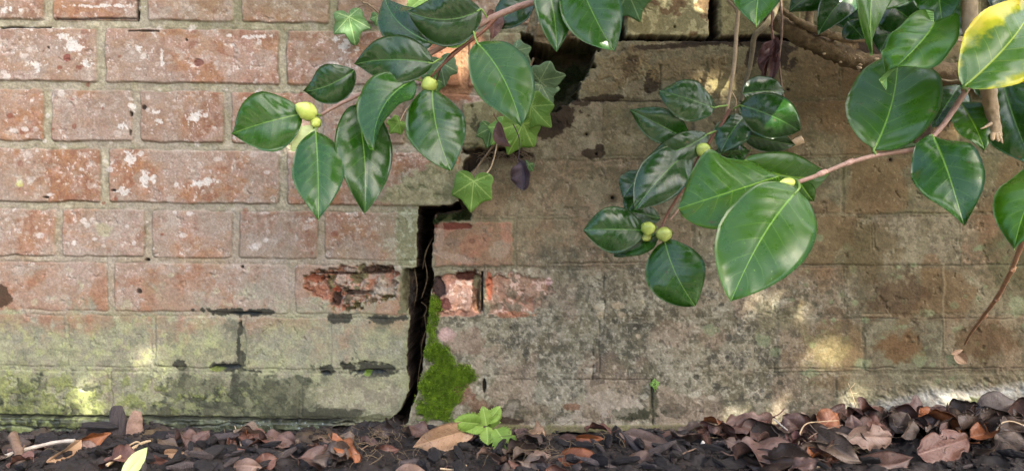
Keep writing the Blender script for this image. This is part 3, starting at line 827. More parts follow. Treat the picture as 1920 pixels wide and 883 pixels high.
# --- the stepped crack
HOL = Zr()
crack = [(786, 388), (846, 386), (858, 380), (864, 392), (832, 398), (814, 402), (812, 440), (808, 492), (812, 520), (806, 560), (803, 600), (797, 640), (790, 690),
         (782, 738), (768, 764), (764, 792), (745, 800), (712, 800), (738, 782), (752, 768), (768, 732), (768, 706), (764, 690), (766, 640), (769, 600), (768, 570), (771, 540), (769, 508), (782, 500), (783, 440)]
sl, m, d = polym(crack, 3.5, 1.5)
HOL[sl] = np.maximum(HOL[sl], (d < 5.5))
D[sl] += m * (.115 + .02 * nB[sl])
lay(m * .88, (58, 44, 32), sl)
lay(smooth01(d, 9, 0) * (1 - m) * .45 * (U0[sl] < 790), (120, 126, 80), sl)
lay(smooth01(d, 7, 1) * (1 - m) * .6 * (U0[sl] < 790) * smooth01(nC[sl], .35, .6), (176, 172, 134), sl)
D[sl] += smooth01(d, 3, 0) * (1 - m) * .0012
# mortar rib hanging inside the crack beside the spalled brick
sl, m, d = polym([(757, 505), (772, 503), (775, 545), (773, 572), (764, 582), (757, 560)], 7, 2.5)
D[sl] = D[sl] * (1 - m) + m * (.016 + .006 * nC[sl]); lay(m * .9, (110, 102, 72), sl)
# mossy shelf under the overhang
sl, m, d = polym([(816, 400), (846, 394), (880, 388), (886, 402), (880, 413), (818, 415)], 5, 3)
D[sl] = D[sl] * (1 - m) + m * (.012 - .004 * (V0[sl] - 390) / 25); lay(m * .9, (70, 76, 38), sl)
# step up the ivy, its shadow painted dark
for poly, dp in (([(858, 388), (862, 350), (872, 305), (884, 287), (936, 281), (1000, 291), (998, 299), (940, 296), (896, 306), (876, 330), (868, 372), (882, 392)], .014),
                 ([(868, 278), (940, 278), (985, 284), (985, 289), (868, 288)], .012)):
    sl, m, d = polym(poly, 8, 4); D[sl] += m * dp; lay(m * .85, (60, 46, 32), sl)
# cavity where bricks have dropped out
sl, m, d = polym([(984, 92), (1000, 84), (1030, 88), (1065, 76), (1112, 80), (1120, 96), (1108, 128), (1088, 160), (1078, 184), (1050, 204), (1010, 214), (986, 200), (992, 160), (975, 150)], 14, 5)
slope = smooth01(U0[sl] * .6 + V0[sl], 700, 850)
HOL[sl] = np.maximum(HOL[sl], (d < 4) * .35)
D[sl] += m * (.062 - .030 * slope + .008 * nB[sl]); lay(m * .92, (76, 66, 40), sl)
lay(m * smooth01(U0[sl], 1015, 1040) * smooth01(nB[sl], .3, .5) * .6, (64, 84, 26), sl)
sl, m, d = polym([(1000, 48), (1022, 40), (1066, 60), (1078, 74), (1030, 88), (1000, 84)], 10, 3)
lay(m * .7, (116, 96, 66), sl); D[sl] -= m * .004
sl, m, d = polym([(978, 60), (1000, 70), (1006, 110), (984, 142), (966, 138), (976, 100)], 8, 2.5); D[sl] += m * .03; lay(m * .9, (40, 32, 24), sl)
# rounded torn edges beside the cavity
D = D + 0
right_off = rt * smooth01(V0, 300, 500) * smooth01(U0, 900, 800) * .003      # the moved half sits slightly back
D += right_off

D += (fbm(U0, V0, 420, 51, 2) - .5) * .006
C[:] = np.where(left[..., None], C * np.array([.935, .965, .965], np.float32), C * np.array([1.0, 1.0, .985], np.float32)); lum_ = C.mean(-1, keepdims=True); C[:] = lum_ + (C - lum_) * np.where(left, .80, .80)[..., None]
mean_ = np.where(left, 135., 112.)[..., None]; C[:] = mean_ + (C - mean_) * np.where(left, 1.14, 1.30)[..., None] - np.where(left, 0., -1. + 7. * smooth01(U0, 1250, 1550) + 5 * smooth01(V0, 420, 300))[..., None]
albedo = (s2l(np.clip(C, 0, 255)) * 0.66).astype(np.float32)
wet = np.clip(led * .9 + und * .5 + bnd * .25, 0, 1)
wet = np.where(D > .01, 0.15, wet)
WX = (U0 - 960) * K; WZ = H + (441.5 - V0) * K; WY = D
def wall_depth(px, py):
    i = np.clip(np.searchsorted(cu, px), 0, NC - 1); j = np.clip(np.searchsorted(cv, py), 0, NR - 1)
    return float(D[j, i])

def grid_faces(nr, nc, flip=False):
    a = (np.arange(nr - 1)[:, None] * nc + np.arange(nc - 1)[None, :]).ravel()
    q = np.stack([a, a + nc, a + nc + 1, a + 1], 1)
    return q[:, ::-1] if flip else q

def fast_grid(name, X, Y, Z, colr, mat, extra=None, parent=None, flip=False, hollow=None):
    nr, nc = X.shape
    co = np.stack([X, Y, Z], -1).reshape(-1, 3).astype(np.float32)
    q = grid_faces(nr, nc, flip)
    loops = q.ravel().astype(np.int32); nq = len(q)
    starts = np.arange(nq, dtype=np.int32) * 4
    if extra is not None:
        loops = np.concatenate([loops, np.array(extra, np.int32)]); starts = np.append(starts, nq * 4).astype(np.int32)
    me = bpy.data.meshes.new(name)
    me.vertices.add(len(co)); me.vertices.foreach_set("co", co.ravel())
    me.loops.add(len(loops)); me.loops.foreach_set("vertex_index", loops)
    me.polygons.add(len(starts)); me.polygons.foreach_set("loop_start", starts)
    me.update(calc_edges=True); me.validate()
    me.polygons.foreach_set("use_smooth", np.ones(len(me.polygons), dtype=bool))
    a = me.color_attributes.new("pigment", 'FLOAT_COLOR', 'POINT')
    a.data.foreach_set("color", colr.reshape(-1, 4).astype(np.float32).ravel())
    if hollow is not None:
        h_ = me.attributes.new("hollow", 'FLOAT', 'POINT'); h_.data.foreach_set("value", hollow.astype(np.float32).ravel())
    me.materials.append(mat)
    o = bpy.data.objects.new(name, me); COL.objects.link(o)
    if parent: o.parent = parent
    return o

wall = empty("brick_wall", (0, 0, 0), "weathered old red brick wall with a stepped open crack, lichen and lime stains", "wall")
def padk(A): return np.pad(A, 1, mode='edge')
PX, PZ, PY = padk(WX), padk(WZ), padk(WY)
PY[0, :] = PY[-1, :] = .235; PY[:, 0] = PY[:, -1] = .235
pc = np.concatenate([np.stack([padk(albedo[..., i]) for i in range(3)], -1), padk(wet)[..., None]], -1)
nr, nc = PX.shape
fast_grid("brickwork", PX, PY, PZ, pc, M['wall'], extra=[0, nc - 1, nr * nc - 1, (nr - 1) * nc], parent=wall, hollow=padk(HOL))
# stone coping far above the view
b = MB()
for i in range(7):
    x0 = -1.38 + i * .42; x1 = x0 + .414
    z0 = WZ.max() + .001; z1 = z0 + .055
    b.add([(x0, -.03, z0), (x1, -.03, z0), (x1, .265, z0), (x0, .265, z0), (x0, -.03, z1 - .02), (x1, -.03, z1 - .02), (x1, .265, z1 - .02), (x0, .265, z1 - .02), (x0, .117, z1), (x1, .117, z1)],
          [(0, 3, 2, 1), (0, 1, 5, 4), (2, 3, 7, 6), (4, 5, 9, 8), (6, 7, 8, 9), (0, 4, 8, 7, 3), (1, 2, 6, 9, 5)])
b.build("coping", M['stone'], wall, smooth=False)

# ------------------------------------------------------------------ soil, added light-bounce slab, lawn
def soil_h(x, y):
    """soil height in metres, arrays"""
    x = np.asarray(x, dtype=np.float32); y = np.asarray(y, dtype=np.float32)
    mm = 1000.0
    h = (fbm(x * mm, y * mm, 60, 61, 3) - .5) * .018 + (fbm(x * mm, y * mm, 14, 62, 3, .6) - .5) * .010
    h += smooth01(x, .40, .68) * .010 * smooth01(y, -.30, -.05)
    px = x / K + 960
    h += smooth01(y, -.07, -.01) * (.003 + .004 * smooth01(px, 520, 600) * smooth01(px, 780, 720))
    h *= smooth01(y, -1.0, -.5) * .8 + .2
    return h
def soil_at(x, y): return float(soil_h(np.array([x]), np.array([y]))[0])

def ax2(lo, hi, step, a, b_, mx):
    c = list(np.arange(lo, hi + 1e-6, step)); l = []; r = []
    t, s = lo, step
    while t > a: s = min(s * 1.18, mx); t -= s; l.append(t)
    t, s = c[-1], step
    while t < b_: s = min(s * 1.18, mx); t += s; r.append(t)
    return np.array(l[::-1] + c + r, dtype=np.float32)
gx = ax2(-.78, .78, .0022, -60, 60, 6.0); gy = ax2(-.24, .10, .0022, -60, 60, 6.0)
GX, GY = np.meshgrid(gx, gy)
GZ = soil_h(GX, GY) * np.where((abs(GX) < 3) & (GY > -2), 1, 0.3)
n1 = fbm(GX * 1000, GY * 1000, 16, 63, 4, .6); n2 = fbm(GX * 1000, GY * 1000, 90, 64, 3)
sc_ = np.zeros(GX.shape + (3,), np.float32); sc_[:] = (40, 33, 30)
def lay2(m, col): sc_[:] = sc_ + (np.array(col, np.float32) - sc_) * m[..., None]
lay2(smooth01(n1, .5, .7) * .6, (58, 48, 42)); lay2(smooth01(n1, .35, .2) * .6, (26, 22, 20))
lay2(smooth01(n2, .58, .72) * .5 * smooth01(GY, -.09, -.02) * smooth01(GX, -.25, -.35), (112, 94, 66))
for bx in (310, 610, 350):
    lay2(np.exp(-(((GX / K + 960 - bx) / 45) ** 2 + ((GY + .035) / .02) ** 2)) * .8, (118, 98, 66))
sc4 = np.concatenate([s2l(sc_) * .55, np.full(GX.shape + (1,), .15)], -1)
soil = fast_grid("soil", GX, GY, GZ, sc4, M['soil'], flip=True)
tag(soil, kind="structure")
M['bounce_pale'] = mat_simple("pale_bouncer", (176, 168, 150), (206, 198, 180), 0.62, 0.9, 60, .6, .004)
def slab(name, x0, x1, y0, y1, z0, z1, mat):
    o = mesh_obj(name, [(x0, y0, z0), (x1, y0, z0), (x1, y1, z0), (x0, y1, z0), (x0, y0, z1), (x1, y0, z1), (x1, y1, z1), (x0, y1, z1)],
                 [(0, 3, 2, 1), (4, 5, 6, 7), (0, 1, 5, 4), (1, 2, 6, 5), (2, 3, 7, 6), (3, 0, 4, 7)], mat, smooth=False)
    return tag(o, kind="structure")
slab("bounce_slab", -9, 9, -3.4, -1.25, -.05, .035, M['bounce_pale'])  # unseen pale slab added to bounce soft light up the wall

# ------------------------------------------------------------------ plant building blocks
def unit(v):
    return v / np.linalg.norm(v)

CAM = np.array([0, -CAMD, H])

def blade_world(P0, P1, hw, n0, bend=0., arch=0., cup=.25, recurve=.25, a=.9, qb=.62, qt=1.0, wave=.04, serr=.010, teeth=24, twist=0., NL=44, NS=8, seed=0, curl=0., ragged=0., thick=.0004):
    """leaf blade from P0 to P1 with half width hw and facing n0; returns verts, faces, attr, matidx, midrib"""
    P0 = np.array(P0, float); P1 = np.array(P1, float)
    ax = P1 - P0; L = np.linalg.norm(ax); ax /= L
    n = np.array(n0, float); n = unit(n - ax * n.dot(ax)); sd = np.cross(ax, n)
    r = np.random.default_rng(seed)
    ph = r.uniform(0, 6.28, 6)
    t = np.linspace(0, 1, NL); t = t * .9 + .1 * (t * t * (3 - 2 * t))
    mid = P0 + np.outer(t * L, ax) + np.outer(bend * L * 4 * t * (1 - t), sd) + np.outer(arch * L * 4 * t * (1 - t), n)
    if curl:   # tip curls back (negative) or up
        k = np.maximum(t - .35, 0) / .65
        mid = mid + np.outer(curl * L * k ** 2, n) - np.outer(abs(curl) * L * .45 * k ** 3, ax)
    tg = np.gradient(mid, axis=0); tg /= np.linalg.norm(tg, axis=1)[:, None]
    q = qb + (qt - qb) * t
    prof = np.sin(np.pi * np.clip(t, 0, 1) ** a) ** q
    prof[0] = .03; prof[-1] = .004
    s = np.linspace(-1, 1, 2 * NS + 1)
    verts = []; att = []; nor = []
    for i in range(NL):
        T = tg[i]; nn = n - T * n.dot(T); nn = unit(nn); sv = np.cross(T, nn)
        th = twist * (t[i] - .3)
        nn, sv = nn * math.cos(th) + sv * math.sin(th), sv * math.cos(th) - nn * math.sin(th)
        h = hw * prof[i]
        hs = h * (1 + serr * ((t[i] * teeth) % 1.0 - .5) * 2)
        for sj in s:
            hh = hs if abs(sj) > .99 else h
            if ragged and abs(sj) > .7:
                hh = hh * (1 - ragged * max(0, math.sin(t[i] * 23 + ph[0] + (3 if sj > 0 else 0)) * math.sin(t[i] * 9 + ph[1])))
            x = hh * sj; ab = abs(sj)
            z = cup * hh * ab - recurve * hh * ab ** 2.4
            z += wave * hw * ab ** 1.6 * math.sin(t[i] * 9 + ph[2] + (1.7 if sj > 0 else 0)) + wave * .5 * hw * ab * math.sin(t[i] * 17 + ph[3] + sj)
            z += .010 * hw * math.cos(6.283 * (t[i] * 8 - ab * 1.7)) * ab * (1 - ab) * 4
            z += wave * hw * .6 * math.sin(t[i] * 5 + ph[4] + sj * 2.5)*(.3+ab)
            if ab < .01: z -= hw * .012 * (1 - t[i])
            verts.append(mid[i] + sv * x + nn * z); nor.append(nn)
            att.append((t[i], ab, ab * h * 20, .5 + .5 * (sj > 0)))
    nc_ = 2 * NS + 1
    verts = np.array(verts); nor = np.array(nor); att = np.array(att)
    f = grid_faces(NL, nc_); nv = len(verts)
    allv = np.concatenate([verts, verts - nor * thick]); alla = np.concatenate([att, att])
    fb = f[:, ::-1] + nv
    loop = list(range(nc_)) + [(i + 1) * nc_ + nc_ - 1 for i in range(NL - 1)] + [(NL - 1) * nc_ + j for j in range(nc_ - 2, -1, -1)] + [i * nc_ for i in range(NL - 2, 0, -1)]
    rim = [(loop[i], loop[i] + nv, loop[(i + 1) % len(loop)] + nv, loop[(i + 1) % len(loop)]) for i in range(len(loop))]
    faces = f.tolist() + fb.tolist() + rim
    mi = [0] * len(f) + [1] * len(fb) + [0] * len(rim)
    return allv, faces, alla, mi, mid

def tube(pts, radii, nseg=9, seed=0, rough=.08, sub=5, cap=True):
    pts = [np.array(p, float) for p in pts]
    if len(radii) != len(pts): radii = np.interp(np.linspace(0, 1, len(pts)), np.linspace(0, 1, len(radii)), radii)
    Q = []; Rr = []
    n = len(pts)
    for i in range(n - 1):
        p0 = pts[max(i - 1, 0)]; p1 = pts[i]; p2 = pts[i + 1]; p3 = pts[min(i + 2, n - 1)]
        for j in range(sub):
            t = j / sub
            Q.append(.5 * ((2 * p1) + (-p0 + p2) * t + (2 * p0 - 5 * p1 + 4 * p2 - p3) * t * t + (-p0 + 3 * p1 - 3 * p2 + p3) * t ** 3))
            Rr.append(radii[i] * (1 - t) + radii[i + 1] * t)
    Q.append(pts[-1]); Rr.append(radii[-1])
    Q = np.array(Q); r = np.random.default_rng(seed)
    tg = np.gradient(Q, axis=0); tg /= np.linalg.norm(tg, axis=1)[:, None] + 1e-12
    up_ = np.array([0, 0, 1.0]) if abs(tg[0][2]) < .9 else np.array([1.0, 0, 0])
    verts = []
    side = unit(np.cross(tg[0], up_))
    for i in range(len(Q)):
        side = unit(side - tg[i] * side.dot(tg[i])); bn = np.cross(tg[i], side)
        for k in range(nseg):
            a = 2 * math.pi * k / nseg
            rad = Rr[i] * (1 + rough * r.uniform(-1, 1))
            verts.append(Q[i] + (side * math.cos(a) + bn * math.sin(a)) * rad)
    f = []
    for i in range(len(Q) - 1):
        for k in range(nseg):
            k2 = (k + 1) % nseg
            f.append((i * nseg + k, i * nseg + k2, (i + 1) * nseg + k2, (i + 1) * nseg + k))
    f.append(tuple(range(nseg))[::-1]); f.append(tuple((len(Q) - 1) * nseg + k for k in range(nseg)))
    return np.array(verts), f

def facing(P0, P1, roll, up=0.):
    mid = (np.array(P0) + np.array(P1)) / 2
    ax = unit(np.array(P1) - np.array(P0)); n = unit(unit(CAM - mid) + np.array([0, 0, up])); n = unit(n - ax * n.dot(ax))
    sd = np.cross(ax, n)
    return n * math.cos(R(roll)) + sd * math.sin(R(roll))

_ls = [0]
def leaf(parent, b, t_, w, Y0, Y1, mat='leaf', roll=0., pet=None, label=None, name="leaf", back='leaf_back', up=None, **kw):
    """b, t_: base and tip in photo pixels at depths Y0 and Y1; w = seen width in px"""
    _ls[0] += 1
    if up is None: up = .55 if (parent is not None and parent.get("category") == "branch") else 0.
    if up:
        up = up * (.25 + .7 * ((_ls[0] * 0.618) % 1.0)); kw['arch'] = kw.get('arch', 0) + .045; kw['wave'] = kw.get('wave', .04) + .035
        q_ = (_ls[0] * 0.7548) % 1.0 - .5
        kw['a'] = kw.get('a', .9) + .10 * q_; kw['qt'] = kw.get('qt', 1.0) * (1 + .22 * (((_ls[0] * 0.569) % 1.0) - .5)); kw['bend'] = kw.get('bend', 0) + .05 * (((_ls[0] * 0.381) % 1.0) - .5)
        Y1 = Y1 - .5 * up * (t_[1] - b[1]) * K
    P0 = P(*b, Y0); P1 = P(*t_, Y1)
    n0 = facing(P0, P1, roll, up)
    sc_l = K * (1 + (Y0 + Y1) / 2)
    fc = abs(float(np.dot(np.cross(unit(np.array(P1) - np.array(P0)), n0), unit(np.cross(unit(np.array(P1) - np.array(P0)), facing(P0, P1, 0.))))))
    hw = w * sc_l / 2 / max(.4, fc)
    v, f, a, mi, mid = blade_world(P0, P1, hw, n0, seed=_ls[0], **kw)
    m1 = M[mat] if isinstance(mat, str) else mat
    m2 = M[back] if isinstance(back, str) else back
    o = mesh_obj(name, v, f, [m1, m2], parent, {"lt": a}, mi)
    if label: o["label"] = label
    if pet is not None:   # petiole back to the stem, pet = (px, py, Y)
        e = np.array(P(*pet)); s = np.array(P0); c = (s * .5 + e * .5) + np.array([0, -.002, .0])
        inner = mid[min(3, len(mid) - 1)]
        vv, ff = tube([e, c, s, inner], [.0011, .0010, .0010, .0006], 7, _ls[0], .03)
        mesh_obj("petiole", vv, ff, M['stem_green'], parent)
    return o

def stem(parent, pts, radii, mat, name="stem", seed=1, rough=.08, nseg=10, knots=()):
    P3 = [P(*p) for p in pts]
    v, f = tube(P3, radii, nseg, seed, rough, 8)
    return mesh_obj(name, v, f, M[mat], parent)

def bud(parent, c, r, Y, dirpx=(0, -1), elong=1.15, name="flower_bud", tilt=-.5):
    """camellia bud with overlapping scales; r in px"""
    C0 = np.array(P(*c, Y)); rr = r * K * (1 + Y)
    ax = unit(np.array([dirpx[0], tilt, -dirpx[1]], float))
    u = unit(np.cross(ax, [0.3, 1, 0.2])); w = np.cross(ax, u)
    mb = MB()
    def shell(a0, a1, scale, tmax, off):
        nv, nu_ = 12, 12
        vs = []
        for i in range(nv):
            t = i / (nv - 1)
            for j in range(nu_):
                s_ = j / (nu_ - 1) * 2 - 1
                wid = math.cos(s_ * 1.2) ** .3
                tt = t * tmax * (1 - .28 * abs(s_) ** 2.2) if tmax < 1 else t
                a = (a0 + a1) / 2 + (a1 - a0) / 2 * s_
                z = -1 + 2 * tt
                rad = math.sqrt(max(0, 1 - z * z)) * (1 - .42 * max(z, 0) ** 1.3) * scale
                vs.append(C0 + (ax * z * elong * scale + (u * math.cos(a) + w * math.sin(a)) * rad) * rr)
        mb.add(vs, grid_faces(nv, nu_, True))
    shell(0, 6.2832, .95, 1.0, 0)
    for k, (a, tm, sc2) in enumerate(((.4, .88, .98), (2.5, .84, 1.0), (4.4, .76, 1.035), (1.3, .60, 1.07), (3.5, .50, 1.11), (5.5, .42, 1.14))):
        shell(a - 1.25, a + 1.25, sc2, tm, 0)
    o = mb.build(name, M['bud'], parent)
    return o

# ------------------------------------------------------------------ camellia, left spray
YL = -.16
cl = empty("camellia_branch", P(1010, -10, YL), "camellia branch reaching down left over the red bricks, with glossy leaves and four buds", "branch", "camellia branches hanging in front of the wall")
stem(cl, [(1400, -420, -.22), (1230, -130, -.20), (1085, -22, -.18), (1000, 4, YL), (955, 20, YL), (915, 38, YL), (870, 66, YL), (800, 104, YL), (735, 143, YL), (690, 170, YL), (640, 194, YL), (602, 216, YL)],
     [.0060, .0050, .0042, .0037, .0036, .0035, .0031, .0028, .0026, .0024, .0021, .0017], 'stem_pink', seed=3)
stem(cl, [(930, 34, YL + .002), (905, 60, YL - .004), (868, 88, YL - .004), (830, 122, YL), (808, 145, YL)], [.0026, .0020, .0018, .0015, .0012], 'stem_brown', name="side_twig", seed=4)
stem(cl, [(872, 84, YL), (845, 102, YL + .01), (826, 130, YL + .016), (812, 175, YL + .03), (808, 200, YL + .04)], [.0010, .0009, .0008, .0008, .0006], 'stem_brown', name="side_twig", seed=5)
L = lambda *a, **k: leaf(cl, *a, **k)
L((566, 214), (433, 252), 112, YL - .01, YL - .02, 'leaf', roll=-12, arch=.04, bend=.02, cup=.20, pet=(600, 217, YL), label="large leaf at the far left end of the branch")
L((590, 238), (545, 284), 44, YL - .008, YL - .008, 'leaf_backlit_cream', roll=10, a=1.0, up=0, pet=(598, 222, YL), label="small leaf beneath the buds, painted cream as if backlit")
L((592, 246), (597, 414), 97, YL - .012, YL - .03, 'leaf', roll=8, arch=.02, cup=.22, recurve=.3, pet=(597, 220, YL), label="pointed leaf hanging from the branch end")
L((669, 200), (684, 400), 106, YL + .004, YL - .005, 'leaf', roll=-10, arch=.03, cup=.3, bend=-.02, pet=(674, 180, YL), label="long pointed leaf hanging below the branch")
L((776, 150), (699, 281), 84, YL - .016, YL - .03, 'leaf', roll=28, arch=.05, bend=.09, cup=.5, recurve=.1, twist=.7, a=.8, pet=(792, 152, YL), label="folded leaf hanging in front of the long one")
L((664, 132), (570, 172), 74, YL + .006, YL + .012, 'leaf_dark', roll=-20, arch=.08, cup=.15, bend=-.06)
L((812, 119), (664, 121), 92, YL - .014, YL - .012, 'leaf_dark', roll=-8, arch=.06, cup=.18, bend=.03, pet=(828, 110, YL), label="broad horizontal leaf across the branch")
L((812, 82), (722, -4), 80, YL - .010, YL + .0, 'leaf_dark', roll=-14, bend=-.10, arch=.04, pet=(848, 84, YL))
L((902, 18), (766, 22), 100, YL - .012, YL - .02, 'leaf_dark', roll=-18, bend=-.12, arch=.05, cup=.2, pet=(915, 36, YL))
L((880, 78), (806, 62), 40, YL + .05, YL + .05, 'leaf_sunlit_lime', roll=-20, cup=.1)
L((800, -10), (762, 22), 34, YL + .04, YL + .05, 'leaf_sunlit_lime', roll=0)
L((776, 44), (890, 60), 66, YL + .05, YL + .05, 'leaf_dark', roll=18, cup=.1)
L((811, 166), (846, 321), 111, YL - .012, YL - .03, 'leaf', roll=-6, arch=.04, bend=.04, cup=.16, qb=.58, qt=.86, a=.92, pet=(806, 158, YL), label="oval leaf hanging under the single bud")
L((894, 80), (978, 237), 112, YL - .022, YL - .05, 'leaf_blue', roll=4, arch=.03, bend=-.04, cup=.22, qt=.82, a=.95, pet=(884, 48, YL), label="oval leaf hanging just right of the single bud")
L((1000, -6), (920, 56), 58, YL + .03, YL + .035, 'leaf_dark', roll=10)
L((1018, -46), (1044, 97), 66, YL - .008, YL - .02, 'leaf', roll=-12, arch=.03, a=1.05, pet=(1010, -60, YL))
L((1080, -60), (1152, 98), 108, YL - .02, YL - .04, 'leaf', roll=-4, arch=.03, bend=.05, a=1.1, qt=.8, pet=(1074, -80, YL), label="broad leaf at the top centre of the photo")
L((1110, -70), (1004, -10), 60, YL + .01, YL, 'leaf_dark', roll=10)
L((1240, -90), (1180, -40), 80, YL, YL, 'leaf_dark', roll=10)
bud(cl, (572, 207), 16, YL - .016, (-.75, -.45), 1.35)
bud(cl, (591, 231), 10, YL - .010, (-.2, .4), 1.1)
bud(cl, (804, 157), 15, YL - .012, (-.2, -.8), 1.0)
for a_, b_ in (((602, 217), (586, 212)), ((812, 147), (806, 152))):
    v, f = tube([P(*a_, YL), P((a_[0] + b_[0]) / 2, (a_[1] + b_[1]) / 2, YL - .004), P(*b_, YL - .01)], [.0014, .0015, .0017], 7, 2, .03)
    mesh_obj("bud_stalk", v, f, M['stem_green'], cl)

# ------------------------------------------------------------------ camellia, middle hanging spray
YM = -.13
cm = empty("camellia_branch", P(1383, -10, YM + .03), "small hanging camellia branch right of the crack with crowded dark leaves and four buds", "branch", "camellia branches hanging in front of the wall")
stem(cm, [(1420, -300, -.10), (1405, -100, -.09), (1386, 10, -.09), (1381, 60, -.09), (1377, 120, -.10), (1370, 165, -.11), (1362, 214, -.12)], [.0034, .0030, .0026, .0024, .0023, .0020, .0018], 'stem_beige', seed=8)
stem(cm, [(1383, 20, -.088), (1372, 8, -.085), (1362, -6, -.08), (1350, -60, -.08)], [.0020, .0016, .0015, .0014], 'stem_beige', name="side_twig", seed=9)
stem(cm, [(1371, 172, -.112), (1380, 190, -.11), (1378, 208, -.11)], [.0013, .0012, .0011], 'stem_beige', name="side_twig", seed=10)
stem(cm, [(1368, 206, -.125), (1352, 235, -.13), (1330, 266, YM), (1308, 300, YM), (1290, 340, YM), (1268, 374, YM), (1252, 400, YM), (1238, 432, YM - .005)],
     [.0020, .0019, .0018, .0017, .0017, .0016, .0015, .0014], 'stem_brown', name="shoot", seed=11)
stem(cm, [(1290, 335, YM), (1276, 385, YM + .005), (1256, 412, YM)], [.0011, .0010, .0010], 'stem_pink', name="side_twig", seed=12)
Lm = lambda *a, **k: leaf(cm, *a, **k)
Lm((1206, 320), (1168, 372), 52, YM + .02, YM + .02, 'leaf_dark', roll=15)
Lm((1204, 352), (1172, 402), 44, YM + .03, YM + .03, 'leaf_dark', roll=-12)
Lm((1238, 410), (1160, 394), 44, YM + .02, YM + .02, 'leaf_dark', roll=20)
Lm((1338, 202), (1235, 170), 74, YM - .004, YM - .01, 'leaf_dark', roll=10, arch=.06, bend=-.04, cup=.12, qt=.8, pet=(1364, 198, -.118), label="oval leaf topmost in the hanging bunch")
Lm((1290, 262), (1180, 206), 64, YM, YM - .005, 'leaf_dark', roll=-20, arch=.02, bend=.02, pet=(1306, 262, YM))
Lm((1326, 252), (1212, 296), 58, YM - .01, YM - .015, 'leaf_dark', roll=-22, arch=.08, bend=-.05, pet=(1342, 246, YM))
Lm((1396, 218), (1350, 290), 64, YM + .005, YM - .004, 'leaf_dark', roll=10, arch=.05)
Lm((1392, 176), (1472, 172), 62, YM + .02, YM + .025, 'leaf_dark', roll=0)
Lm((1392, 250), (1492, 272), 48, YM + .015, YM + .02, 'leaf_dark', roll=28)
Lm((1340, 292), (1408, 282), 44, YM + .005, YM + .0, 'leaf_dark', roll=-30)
Lm((1388, 198), (1499, 246), 84, YM - .012, YM - .02, 'leaf_dark', roll=12, arch=.05, bend=-.03, qt=.75, a=.95, cup=.12, pet=(1376, 204, -.12), label="round-tipped leaf at the right of the hanging bunch")
Lm((1296, 281), (1190, 394), 90, YM - .016, YM - .03, 'leaf_dark', roll=-6, arch=.03, bend=.02, a=.95, cup=.2, qt=.85, pet=(1312, 276, YM), label="large leaf falling left from the middle bud")
Lm((1230, 438), (1150, 480), 50, YM + .0, YM + .0, 'leaf_dark', roll=20, arch=.03)
Lm((1207, 432), (1093, 431), 88, YM - .014, YM - .02, 'leaf_dark', roll=-10, arch=.06, cup=.12, qt=.78, a=.95, pet=(1232, 426, YM), label="oval leaf pointing left beside the two lowest buds")
Lm((1246, 450), (1304, 574), 112, YM - .014, YM - .03, 'leaf', roll=4, arch=.04, bend=.03, qt=.74, a=.92, cup=.14, pet=(1240, 434, YM), label="oval leaf hanging under the two lowest buds")
bud(cm, (1318, 283), 14, YM - .018, (0, 1), 1.0)
bud(cm, (1215, 430), 13.5, YM - .018, (-.2, 1), 1.0)
bud(cm, (1245, 441), 15, YM - .020, (0, 1), .95)
bud(cm, (1211, 445), 9, YM - .012, (-.5, .4), 1.2)

# ------------------------------------------------------------------ camellia, right big spray
YR = -.34
cr = empty("camellia_branch", P(1960, 60, YR), "pink-stemmed camellia branch coming in from the right with the largest leaves, nearest the viewer", "branch", "camellia branches hanging in front of the wall")
stem(cr, [(2250, -420, YR + .05), (2080, -180, YR + .02), (1900, 40, YR), (1820, 158, YR), (1795, 195, YR), (1768, 235, YR), (1736, 268, YR), (1715, 280, YR), (1650, 290, YR), (1590, 306, YR), (1540, 326, YR), (1496, 342, YR)],
     [.0044, .0036, .0028, .0025, .0025, .0023, .0023, .0022, .0020, .0019, .0018, .0019], 'stem_pink', seed=13)
for i_, (kx, ky) in enumerate(((1728, 274), (1592, 305), (1541, 325), (1812, 166))):
    v, f = tube([P(kx - 8, ky + 3, YR), P(kx, ky, YR), P(kx + 9, ky - 4, YR)], [.0020, .0026, .0020], 9, 30 + i_, .12)
    mesh_obj("stem_node", v, f, M['stem_pink'], cr)
Lr = lambda *a, **k: leaf(cr, *a, **k)
Lr((1396, 300), (1556, 326), 88, YR + .06, YR + .07, 'leaf_bright', roll=0, up=0, arch=.06, bend=.10, cup=.2, label="upper leaf half hidden behind the stem end")
Lr((1498, 340), (1526, 378), 34, YR + .03, YR + .04, 'leaf_blue', roll=12)
Lr((1462, 331), (1272, 392), 156, YR + .025, YR + .035, 'leaf_bright', roll=14, arch=.07, bend=-.06, cup=.30, a=.92, qt=.72, qb=.6, pet=(1496, 338, YR), label="broad bright leaf pointing left from the stem end")
Lr((1498, 354), (1370, 566), 168, YR - .03, YR - .04, 'leaf_blue', roll=0, arch=.03, bend=.03, cup=.10, a=.86, qt=.80, qb=.52, recurve=.12, pet=(1496, 341, YR), label="largest leaf of all, hanging from the stem end")
bud(cr, (1474, 343), 9, YR - .015, (-1, .1), 2.2, name="leaf_bud")
Lr((1638, 282), (1682, 92), 160, YR + .0, YR + .02, 'leaf_blue', roll=-6, arch=-.02, bend=.04, cup=.10, a=.95, qt=.7, qb=.55, recurve=.1, pet=(1640, 292, YR), label="broad upright leaf standing above the stem")
Lr((1752, 40), (1652, 156), 98, YR - .015, YR - .02, 'leaf_bright', roll=20, arch=.02, bend=-.08, cup=.4, wave=.16, twist=.3, a=.85, label="puckered leaf overlapping the broad upright one")
